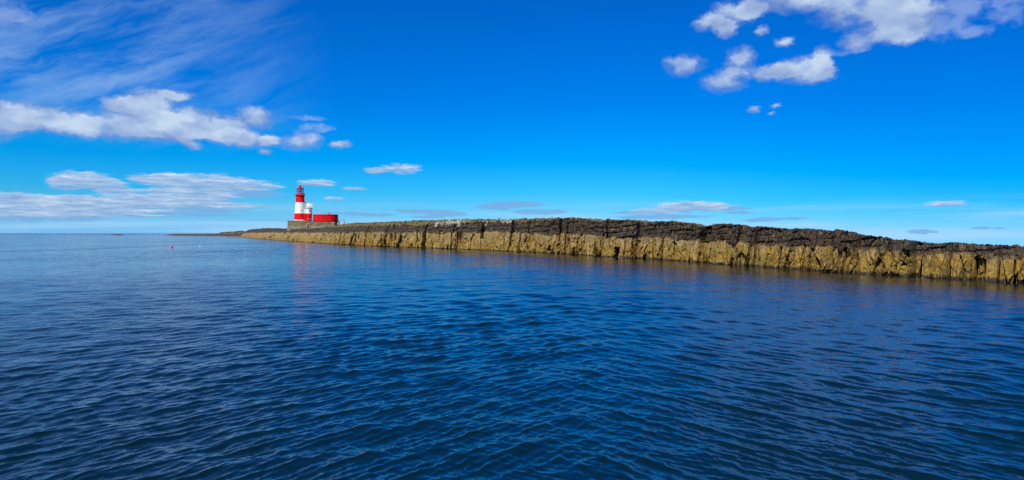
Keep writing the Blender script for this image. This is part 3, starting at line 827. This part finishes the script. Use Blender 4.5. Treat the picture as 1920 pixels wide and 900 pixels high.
bmesh.ops.transform(bm, matrix=Matrix.Translation((0, LD - 4.66, dz0)) @ Matrix.Rotation(R(90), 4, 'X'), verts=bm.verts)
obj('door', bm, M_DOOR, TW)
# blocked window with pale quoins in the curved wall
wfx = lx(622.6)
ky = min(fr, key=lambda p: abs(p[0] - wfx))[1]
bm = bmesh.new()
w0, w1, z0, z1 = -1.15 * MPX, 1.15 * MPX, lz(423.6), lz(418.4)
for k in range(6):
    e = 0.85 if k % 2 == 0 else 0.5
    za, zb_ = z0 + (z1 - z0) * k / 6, z0 + (z1 - z0) * (k + 1) / 6 - 0.03
    box(bm, wfx + w0 - e, wfx + w0, ky - 0.22, ky + 0.6, za, zb_); box(bm, wfx + w1, wfx + w1 + e, ky - 0.22, ky + 0.6, za, zb_)
box(bm, wfx + w0 - 0.85, wfx + w1 + 0.85, ky - 0.24, ky + 0.6, z1, z1 + 0.55); box(bm, wfx + w0 - 0.7, wfx + w1 + 0.7, ky - 0.26, ky + 0.6, z0 - 0.4, z0)
WF = obj('window', bm, M_DRESS, TW)
bm = bmesh.new(); box(bm, wfx + w0, wfx + w1, ky - 0.10, ky + 0.6, z0, z1 - 0.55); obj('blocking', bm, M_STONE, WF)
bm = bmesh.new(); box(bm, wfx + w0 + .1, wfx + w1 - .1, ky - 0.12, ky + 0.6, z1 - 0.53, z1); obj('pane', bm, M_WINDOW, WF)

# red curved building
KH = thing('red_building', 'low curved red building with small dark windows standing right of the lighthouse', 'building')
frk = arc_front(587.3, 634.9, 6.4, LD + 2.0, 40, 0.45)
bm = bmesh.new()
prism(bm, frk + [(lx(634.9), LD + 13), (lx(587.3), LD + 13)], lz(414.5), lz(402.6))
obj('wall', bm, M_RED, KH)
bm = bmesh.new()
fk2 = arc_front(587.0, 635.3, 6.6, LD + 2.1, 40, 0.45)
prism(bm, fk2 + [(lx(635.3), LD + 13.1), (lx(587.0), LD + 13.1)], lz(404.0), lz(403.3))
obj('cornice', bm, M_FRAME_SHADE, KH)  # dark band: the cornice's shade put into its colour
bm = bmesh.new()
fk3 = arc_front(587.15, 635.05, 6.5, LD + 2.05, 40, 0.45)
prism(bm, fk3 + [(lx(635.05), LD + 13.05), (lx(587.15), LD + 13.05)], lz(402.6), lz(401.9))
obj('parapet', bm, M_RED, KH)
def kfront(px):
    x = lx(px)
    return float(np.interp(x, [p[0] for p in frk], [p[1] for p in frk]))
for px, p0, p1, wpx in ((597.2, 406.0, 409.6, 1.25), (604.1, 406.0, 409.5, 1.25), (610.8, 405.8, 409.4, 1.25), (620.5, 405.9, 407.3, 1.2), (628.2, 405.8, 409.2, 1.25)):
    x, y, w, z0, z1 = lx(px), kfront(px), wpx * MPX, lz(p1), lz(p0)
    sl = (kfront(px + 1) - kfront(px - 1)) / (lx(px + 1) - lx(px - 1))
    Mw = Matrix.Translation((x, y, 0)) @ Matrix.Rotation(math.atan(sl), 4, 'Z')
    bm = bmesh.new()
    for xa, xb, za, zb_ in ((-w / 2 - 0.14, -w / 2, z0, z1), (w / 2, w / 2 + 0.14, z0, z1), (-w / 2 - .14, w / 2 + .14, z1, z1 + .14), (-w / 2 - .2, w / 2 + .2, z0 - .16, z0)):
        box(bm, xa, xb, -0.14, 0.3, za, zb_, M=Mw)
    wo = obj('window', bm, M_RED, KH)
    bm = bmesh.new(); box(bm, -w / 2, w / 2, -0.06, 0.3, z0, z1, M=Mw); obj('pane', bm, M_WINDOW, wo)
x, y = lx(633.3), kfront(633.3)
sl = (kfront(633.9) - kfront(632.6)) / (lx(633.9) - lx(632.6))
bm = bmesh.new()
box(bm, -0.5, 0.5, -0.09, 0.3, lz(411.6), lz(405.4), M=Matrix.Translation((x, y, 0)) @ Matrix.Rotation(math.atan(sl), 4, 'Z'))
obj('door', bm, M_WINDOW, KH)
bm = bmesh.new()
box(bm, lx(615.8), lx(619.6), LD + 1.5, LD + 2.8, lz(402), lz(400.2), bev=0.05)
box(bm, lx(616.3), lx(619.1), LD + 1.6, LD + 2.7, lz(400.2), lz(399.4), bev=0.05)
CH = obj('chimney', bm, M_RED, KH)
bm = bmesh.new()
lathe(bm, [(0.28, lz(399.4)), (0.22, lz(398.4)), (0.3, lz(398.2)), (0.08, lz(397.9)), (0.08, lz(396.6))], 12, lx(617.7), LD + 2.1)
obj('chimney_pot', bm, M_METAL, CH)

for o_ in (LH, TUR, TW, KH): turn(o_)
# hoist frame and post right of the building
fx = lx(644.2)
HF = thing('hoist_frame', 'thin grey hoist frame on the rocks beside the red building', 'hoist')
bm = bmesh.new(); tube(bm, [(lx(645.6), LD, lz(421.5)), (lx(645.3), LD, lz(411))], 0.13, 8); tube(bm, [(lx(641.6), LD, lz(421.5)), (lx(641.6), LD, lz(415))], 0.07, 8); obj('post', bm, M_METAL, HF)
bm = bmesh.new(); tube(bm, [(lx(645.5), LD, lz(411.2)), (lx(641.2), LD, lz(411.9)), (lx(637.6), LD, lz(412.6))], 0.12, 8); obj('arm', bm, M_METAL, HF)
bm = bmesh.new(); tube(bm, [(lx(645.4), LD, lz(415.6)), (lx(641.2), LD, lz(411.9))], 0.07, 6); obj('brace', bm, M_METAL, HF)
bm = bmesh.new(); lathe(bm, [(0.05, -0.3), (0.33, -0.28), (0.33, 0.28), (0.05, 0.3)], 14, 0, 0); bmesh.ops.transform(bm, matrix=Matrix.Translation((lx(646.3), LD - 0.1, lz(417.2))) @ Matrix.Rotation(R(90), 4, 'X'), verts=bm.verts); obj('winch_drum', bm, M_METAL, HF)
PO = thing('marker_post', 'lone grey post standing on the rocks right of the hoist frame', 'post')
bm = bmesh.new(); lathe(bm, [(0.27, lz(422)), (0.24, lz(410.4)), (0.1, lz(410.1))], 12, lx(649.8), LD - 20); obj('shaft', bm, M_METAL, PO)
bm = bmesh.new(); lathe(bm, [(0.55, lz(422)), (0.5, lz(418.3)), (0.28, lz(418))], 12, lx(649.8), LD - 20); obj('footing', bm, M_DRESS, PO)

# ------------------------------------------------------------------ floats on the water
def buoy(name, label, px, py, r, mat, squash=1.0, group=None):
    D = EYE * FPX / (py - HY)
    t_ = thing(name, label, 'buoy', (wx(px, D), D, 0), 0, group)
    bm = bmesh.new()
    prof = [(0.02, -r * 0.55)] + [(r * math.cos(a), r * 0.55 + r * squash * math.sin(a)) for a in np.linspace(-1.2, 1.35, 14)] + [(0.05, r * (0.55 + squash) * 1.0)]
    lathe(bm, prof, 24)
    obj('float', bm, mat, t_, True)
    bm = bmesh.new()
    lathe(bm, [(0.10, r * (0.5 + squash)), (0.12, r * (0.62 + squash)), (0.07, r * (0.78 + squash)), (0.02, r * (0.8 + squash))], 12)
    obj('rope_eye', bm, mat, t_)
    return t_
buoy('mooring_buoy', 'pink red pear shaped mooring buoy floating on the open water', 322.3, 464.2, 0.34, M_PINK, 1.25)
buoy('mooring_buoy', 'small round white buoy floating right of the pink buoy', 375.2, 462.6, 0.20, M_WBUOY)

# small boat lying at the tip of the low reef
BD = 1010.0
bt = thing('boat', 'tiny white and red boat lying off the tip of the low reef', 'boat', (wx(403.6, BD), BD, 0), R(20))
def hull(L, W, H, n=14):
    bm = bmesh.new(); rows_ = []
    for k in range(n + 1):
        u = k / n
        w = W * (1 - max(0, (u - 0.45) / 0.55) ** 2.2) * (0.86 + 0.14 * min(1, u * 4))
        sh = H * (1 + 0.35 * u * u)
        xk = L * (u - 0.5)
        rows_.append([bm.verts.new(p) for p in ((xk, -w / 2, sh), (xk, -w * 0.42, H * 0.3), (xk, -w * 0.2, -0.15), (xk, 0, -0.3), (xk, w * 0.2, -0.15), (xk, w * 0.42, H * 0.3), (xk, w / 2, sh))])
    for a_, b_ in zip(rows_, rows_[1:]):
        for i in range(6): bm.faces.new((a_[i], a_[i + 1], b_[i + 1], b_[i]))
        bm.faces.new((a_[0], b_[0], b_[6], a_[6]))
    bm.faces.new(rows_[0])
    bmesh.ops.remove_doubles(bm, verts=bm.verts, dist=0.01)
    return bm
obj('hull', hull(5.6, 2.1, 1.3), M_RED, bt)
bm = bmesh.new(); box(bm, -0.9, 1.5, -0.8, 0.8, 1.3, 3.1, bev=0.12); cabo = obj('cabin', bm, M_WHITE, bt)
bm = bmesh.new(); box(bm, -0.5, 1.1, -0.84, -0.78, 2.1, 2.8); obj('window', bm, M_WINDOW, cabo)

# ------------------------------------------------------------------ birds on the crown of the island
dg = bpy.context.evaluated_depsgraph_get()
def ground_at(px, skyline=True):
    """highest crown point of the terrain as seen at this picture column"""
    sel = np.abs(CXP + FPX * Vx / np.maximum(Vy, 5) - px) < 0.9
    sel &= (Vz > 0.5)
    e = (Vz - EYE) / np.maximum(Vy, 5)
    idx = np.nonzero(sel)[0]
    k = idx[np.argmax(e[idx])]
    return Vx[k], Vy[k], Vz[k]

def bird(name, label, px, size, upright, mats, yaw, group):
    x, y, z = ground_at(px)
    t_ = thing(name, label, 'bird', (x, y, z), yaw, group)
    s = size
    c, sn = math.cos(upright), math.sin(upright)
    def q(a, b): return (s * (a * c - b * sn), 0, s * (0.30 + a * sn + b * c))
    body = [q(-0.55, -0.02), q(-0.42, 0.0), q(-0.22, 0.02), q(0.0, 0.02), q(0.18, 0.04), q(0.29, 0.10)]
    nk = Vector(body[-1])
    head = [tuple(nk + Vector((s * 0.05, 0, s * 0.10))), tuple(nk + Vector((s * 0.09, 0, s * 0.17))), tuple(nk + Vector((s * 0.16, 0, s * 0.18))), tuple(nk + Vector((s * 0.21, 0, s * 0.165))), tuple(nk + Vector((s * 0.31, 0, s * 0.15)))]
    rad = [0.02, 0.06, 0.125, 0.155, 0.13, 0.085, 0.065, 0.075, 0.07, 0.03, 0.008]
    bm = bmesh.new(); tube(bm, body + head, [r_ * s for r_ in rad], 12)
    obj('body', bm, mats[0], t_, True)
    for sd in (-1, 1):
        bm = bmesh.new()
        tube(bm, [q(0.14, 0.07), q(-0.1, 0.08), q(-0.4, 0.04), q(-0.62, 0.02)], [0.05 * s, 0.10 * s, 0.07 * s, 0.01 * s], 8)
        bmesh.ops.transform(bm, matrix=Matrix.Translation((0, sd * 0.10 * s, 0)) @ Matrix.Diagonal((1, 0.5, 1, 1)), verts=bm.verts)
        obj('wing', bm, mats[1], t_, True)
        bm = bmesh.new(); tube(bm, [(0, sd * 0.05 * s, 0.22 * s), (0.01 * s, sd * 0.05 * s, -0.12 * s)], 0.018 * s, 6); tube(bm, [(-0.02 * s, sd * 0.05 * s, 0), (0.1 * s, sd * 0.05 * s, -0.01 * s)], 0.02 * s, 5)
        obj('leg', bm, mats[2], t_)
    return t_
M_FEATHER = paint('white_feather', (0.80, 0.80, 0.78), 0.7, 0.04, bump=0); M_GREYF = paint('grey_feather', (0.35, 0.38, 0.41), 0.7, 0.06, bump=0); M_LEG = paint('bird_leg', (0.35, 0.16, 0.08), 0.6, 0.05, bump=0)
M_BLACKF = paint('dark_feather', (0.012, 0.017, 0.022), 0.5, 0.1, bump=0)
gull = (M_FEATHER, M_GREYF, M_LEG); shag = (M_BLACKF, M_BLACKF, M_BLACKF)
bird('gull', 'white gull perched on the highest part of the cliff top', 1044.5, 0.62, 0.35, gull, R(150), 'gulls on the cliff top')
bird('gull', 'white gull facing left above a yellow lichen patch at the cliff top middle', 1148.5, 0.52, 0.2, gull, R(175), 'gulls on the cliff top')
bird('gull', 'white gull beside the narrow notch in the cliff top, rightmost of the gulls', 1400.5, 0.34, 0.3, gull, R(20), 'gulls on the cliff top')
bird('cormorant', 'dark upright cormorant by the white stained rock, left of the pair', 934.5, 0.75, 1.05, shag, R(160), 'cormorants on the cliff top')
bird('cormorant', 'dark upright cormorant by the white stained rock, right of the pair', 937.8, 0.85, 1.0, shag, R(20), 'cormorants on the cliff top')
bird('cormorant', 'small dark bird standing alone just left of the highest white gull', 1035.4, 0.45, 0.9, shag, R(170), 'cormorants on the cliff top')

# ------------------------------------------------------------------ light
SUN_EL, SUN_AZ = R(47), R(206)          # azimuth clockwise from straight ahead: behind the boat, to the left
sd = Vector((math.sin(SUN_AZ) * math.cos(SUN_EL), math.cos(SUN_AZ) * math.cos(SUN_EL), math.sin(SUN_EL)))
sl_ = bpy.data.lights.new('sun', 'SUN'); sl_.energy = 5.0; sl_.angle = R(0.53); sl_.color = (1.0, 0.95, 0.87)
so = bpy.data.objects.new('sun', sl_); COL.objects.link(so)
so.rotation_euler = sd.to_track_quat('Z', 'Y').to_euler(); so.location = (-60, -60, 80)

world = bpy.data.worlds.new('World'); SC.world = world; world.use_nodes = True
W = NT(world.node_tree)
bg = world.node_tree.nodes['Background']
dirv = W.vec('NORMALIZE', W.new('ShaderNodeTexCoord').outputs['Generated'])
sp = W.new('ShaderNodeSeparateXYZ'); W.l.new(dirv, sp.inputs[0])
az0 = W.math('MULTIPLY', W.math('ARCTAN2', sp.outputs[0], sp.outputs[1]), 180 / math.pi)
clear = W.math('MULTIPLY', W.mapr(az0, 4.0, 42.0), W.mapr(az0, 150.0, 80.0))      # haze lies lower on that side
zc = W.math('MULTIPLY_ADD', clear, 0.040, W.math('MAXIMUM', sp.outputs[2], 0.0))
cb = W.new('ShaderNodeCombineXYZ'); W.l.new(sp.outputs[0], cb.inputs[0]); W.l.new(sp.outputs[1], cb.inputs[1]); W.l.new(W.math('MAXIMUM', zc, 0.03), cb.inputs[2])
sky = W.new('ShaderNodeTexSky', sky_type='NISHITA', sun_disc=False)
sky.sun_elevation = SUN_EL; sky.sun_rotation = SUN_AZ; sky.altitude = 0; sky.air_density = 1.0; sky.dust_density = 0.2; sky.ozone_density = 3.0
W.l.new(W.vec('NORMALIZE', cb.outputs[0]), sky.inputs[0])
el = W.math('MULTIPLY', W.math('ARCSINE', W.math('MINIMUM', sp.outputs[2], 1.0)), 180 / math.pi)
az = W.math('MULTIPLY', W.math('ARCTAN2', sp.outputs[0], sp.outputs[1]), 180 / math.pi)
# colour response of the phone: a strongly saturated blue
SKY_STOPS = [(0.0, (0.25, 0.58, 1.20)), (0.025, (0.19, 0.58, 1.10)), (0.07, (0.05, 0.54, 1.0)), (0.12, (0.0, 0.48, 1.0)), (0.22, (0.0, 0.40, 1.0)), (0.40, (0.0, 0.37, 1.0)), (0.60, (0.05, 0.54, 1.0)), (1.0, (0.20, 0.72, 1.0))]
tint = W.ramp(W.math('DIVIDE', W.math('MULTIPLY_ADD', W.math('MULTIPLY', clear, W.mapr(el, -0.5, 3.0)), 2.3, el), 50.0, clamp=True), SKY_STOPS)
skycol = W.mix(1.0, sky.outputs[0], tint, 'MULTIPLY')
STR = 0.13
# ---- clouds: directions on the sky (azimuth, elevation in degrees)
def ae(px, py):
    X = (px - CXP) / FPX; Zz = (HY - py) / FPX
    return math.degrees(math.atan(X)), math.degrees(math.atan(Zz / math.sqrt(1 + X * X)))
pc = W.new('ShaderNodeCombineXYZ'); W.l.new(az, pc.inputs[0]); W.l.new(el, pc.inputs[1]); pc.inputs[2].default_value = 0.0
base = pc.outputs[0]
def warp_coords(src, scl, ax, ay, detail=5):
    n = W.noise(W.mapping(src, scl), 1.0, detail, 0.6, color=True)
    return W.vec('MULTIPLY_ADD', W.vec('SUBTRACT', n, (0.5, 0.5, 0.5)), (ax, ay, 0), src)
def blobs(P, lst):
    """sum of soft ellipses; x and y of the result hold where inside its ellipses a direction lies"""
    P1 = W.vec('ADD', P, (0, 0, 1))
    acc = None
    for px, py, rx, ry in lst:
        a0, e0 = ae(px, py); a1, _ = ae(px + rx, py); _, e1 = ae(px, py - ry)
        sx, sy = 1 / max(a1 - a0, 0.02), 1 / max(e1 - e0, 0.02)
        off = (-a0 * sx, -e0 * sy, 0)
        if acc is not None: off = W.vec('MULTIPLY_ADD', acc, (1e-9, 1e-9, 1e-9), off)     # keeps the chain in order (short shader stack)
        v = W.vec('MULTIPLY_ADD', P1, (sx, sy, 1), off)
        w = W.math('SUBTRACT', 2.0, W.vec('DOT_PRODUCT', v, v), clamp=True)
        acc = W.vec('MULTIPLY', v, w) if acc is None else W.vec('MULTIPLY_ADD', v, w, acc)
    s_ = W.new('ShaderNodeSeparateXYZ'); W.l.new(acc, s_.inputs[0])
    return s_.outputs
HIGH = [(-30, 222, 110, 52), (85, 222, 112, 37), (190, 240, 112, 31), (265, 222, 70, 44), (285, 188, 66, 32), (335, 178, 42, 13), (225, 196, 40, 22), (315, 242, 80, 34), (345, 236, 55, 38), (392, 234, 72, 34), (428, 250, 58, 28), (480, 219, 62, 25), (466, 262, 66, 23), (508, 261, 24, 14), (565, 264, 50, 23), (640, 271, 26, 10), (366, 273, 20, 9), (500, 285, 16, 6), (345, 256, 18, 16),
        (1372, 28, 58, 34), (1322, 42, 34, 20), (1408, 18, 34, 24), (1360, 55, 30, 18), (1427, 58, 18, 14), (1470, 78, 24, 15), (1282, 122, 48, 27), (1358, 152, 54, 28), (1386, 112, 36, 34), (1445, 136, 60, 22), (1505, 130, 72, 34), (1545, 105, 26, 30), (1540, 140, 40, 22), (1413, 206, 18, 10), (1452, 198, 16, 7), (1447, 212, 12, 5),
        (1500, -8, 130, 36), (1620, 5, 140, 54), (1700, 30, 95, 56), (1608, 76, 48, 26), (1690, 62, 60, 30)]
THIN = [(1775, 35, 90, 50), (1830, 60, 40, 16), (1890, 22, 50, 34), (1850, -5, 80, 28), (15, 18, 60, 36), (590, 240, 40, 10), (575, 222, 40, 8), (1590, 96, 40, 10)]
LOWC = [(156, 337, 80, 20), (125, 343, 44, 16), (205, 348, 48, 13), (215, 358, 40, 9), (300, 338, 70, 19), (375, 340, 110, 20), (450, 348, 100, 15), (345, 362, 120, 11), (400, 371, 70, 8), (25, 370, 90, 16), (110, 386, 150, 16), (225, 382, 140, 14), (335, 380, 120, 12), (430, 386, 90, 8), (55, 402, 110, 11), (190, 401, 120, 9), (300, 396, 80, 5), (130, 372, 60, 9), (270, 404, 60, 3), (60, 388, 110, 8), (260, 370, 120, 7), (160, 393, 130, 6),
        (597, 344, 44, 9), (625, 373, 26, 4.5), (665, 354, 34, 4), (752, 316, 46, 12), (702, 320, 30, 8), (1288, 387, 85, 13), (1230, 396, 62, 8), (1335, 387, 60, 10), (1775, 382, 56, 7)]
GREY = [(80, 396, 190, 24), (290, 388, 200, 18), (430, 362, 120, 12), (60, 380, 150, 14), (965, 383, 70, 8), (1012, 397, 62, 6), (930, 388, 45, 6), (812, 397, 70, 5), (842, 402, 45, 4), (762, 394, 26, 2), (695, 402, 60, 4), (640, 399, 42, 3), (802, 406, 42, 3), (1240, 406, 110, 5), (1200, 398, 70, 4), (1380, 398, 40, 3), (1432, 412, 46, 5), (1490, 410, 28, 3), (1727, 434, 36, 4.5), (1838, 428, 24, 3), (1872, 428, 20, 2.5), (400, 404, 60, 2.2), (300, 406, 40, 1.8), (1370, 391, 50, 4)]
wH = warp_coords(base, (0.42, 0.62, 1), 1.25, 0.85, 5)
wH = warp_coords(wH, (1.5, 2.2, 1), 0.85, 0.60, 5)
wL = warp_coords(base, (0.45, 1.6, 1), 1.3, 0.34, 5)
wL = warp_coords(wL, (1.6, 6.0, 1), 0.7, 0.26, 5)
fH = blobs(wH, HIGH); fT = blobs(wH, THIN); fL = blobs(wL, LOWC); fG = blobs(wL, GREY)
texH = W.noise(W.mapping(wH, (0.55, 0.8, 1)), 1.0, 7, 0.6)
texL = W.noise(W.mapping(wL, (0.7, 3.6, 1)), 1.0, 7, 0.6)
def dens(f, tex, k, a, b):
    gate = W.math('MULTIPLY', f[2], 5.0, clamp=True)
    return W.mapr(W.math('MULTIPLY_ADD', W.math('MULTIPLY', W.math('SUBTRACT', tex, 0.5), gate), k, f[2]), a, b)
dH = W.math('MULTIPLY', dens(fH, texH, 1.7, 0.02, 1.2), 0.95); dT = W.math('MULTIPLY', dens(fT, texH, 3.8, 0.15, 1.5), 0.5)
dL = W.math('MULTIPLY', dens(fL, texL, 2.4, 0.10, 1.0), 0.9); dG = W.math('MULTIPLY', dens(fG, texL, 1.4, 0.10, 0.55), 0.80)
# thin high cirrus at the upper left, drawn out along the wind
ci_p = W.mapping(W.mapping(warp_coords(base, (0.22, 0.22, 1), 2.6, 1.6, 3), (1, 1, 1), (0, 0, R(-24))), (0.11, 0.50, 1))
ci = W.noise(ci_p, 1.0, 6, 0.62, 0.25)
ci_m = W.math('MULTIPLY', W.mapr(az, -14.0, -33.0), W.math('MULTIPLY', W.mapr(el, 5.5, 11.0), W.mapr(el, 30.0, 20.0)))
dC = W.math('MULTIPLY', W.math('MULTIPLY', W.mapr(ci, 0.36, 0.72), ci_m), 0.40)
# veil near the horizon
ve_p = W.mapping(base, (0.05, 1.1, 1), (0, 0, R(3)))
dV = W.math('MULTIPLY', W.mapr(W.noise(ve_p, 1.0, 4, 0.5), 0.42, 0.66), W.math('MULTIPLY', W.mapr(el, 3.0, 0.8), 0.6))
def put_cloud(sky_c, d, col): return W.mix(d, sky_c, col)
k = 1.0 / STR
def C(r, g, b): return (r * k, g * k, b * k)
def rel(f): return W.math('DIVIDE', f[1], W.math('MAXIMUM', f[2], 0.05))
# billow brightness: sunlit upper folds against the thinner greyer base
shH = W.math('ADD', W.math('MULTIPLY_ADD', rel(fH), 0.24, 0.44), W.math('MULTIPLY', W.math('SUBTRACT', W.noise(W.mapping(wH, (0.35, 0.7, 1), loc=(3, 1, 0)), 1.0, 4, 0.5), 0.5), 2.0))
colH = W.ramp(W.math('MULTIPLY_ADD', W.math('SUBTRACT', dH, 0.75), 0.9, shH), [(0.0, C(0.19, 0.31, 0.62)), (0.3, C(0.28, 0.40, 0.68)), (0.6, C(0.40, 0.53, 0.78)), (0.95, C(0.58, 0.71, 0.88))])
shL = W.math('ADD', W.math('MULTIPLY_ADD', rel(fL), 0.34, 0.48), W.math('MULTIPLY', W.math('SUBTRACT', W.noise(W.mapping(wL, (0.5, 5.0, 1), loc=(1, 5, 0)), 1.0, 6, 0.6), 0.5), 2.2))
colL = W.ramp(shL, [(0.0, C(0.19, 0.38, 0.70)), (0.3, C(0.29, 0.46, 0.74)), (0.6, C(0.43, 0.58, 0.80)), (0.85, C(0.60, 0.73, 0.90)), (1.0, C(0.82, 0.90, 0.97))])
c = put_cloud(skycol, dV, C(0.42, 0.70, 0.95))
c = put_cloud(c, dC, C(0.46, 0.68, 0.90))
c = put_cloud(c, dG, C(0.19, 0.42, 0.76))
c = put_cloud(c, dL, colL)
c = put_cloud(c, dT, C(0.40, 0.53, 0.84))
c = put_cloud(c, dH, colH)
W.l.new(c, bg.inputs[0]); bg.inputs[1].default_value = STR
world.cycles.sampling_method = 'MANUAL'; world.cycles.sample_map_resolution = 512

# ------------------------------------------------------------------ output settings
SC.view_settings.view_transform = 'Standard'; SC.view_settings.look = 'None'
SC.view_settings.exposure = 0.0; SC.view_settings.gamma = 1.0
SC.view_settings.use_curve_mapping = False
SC.cycles.max_bounces = 6; SC.cycles.diffuse_bounces = 2; SC.cycles.glossy_bounces = 3; SC.cycles.transmission_bounces = 6
SC.cycles.use_denoising = False
SC.cycles.sample_clamp_indirect = 4.0
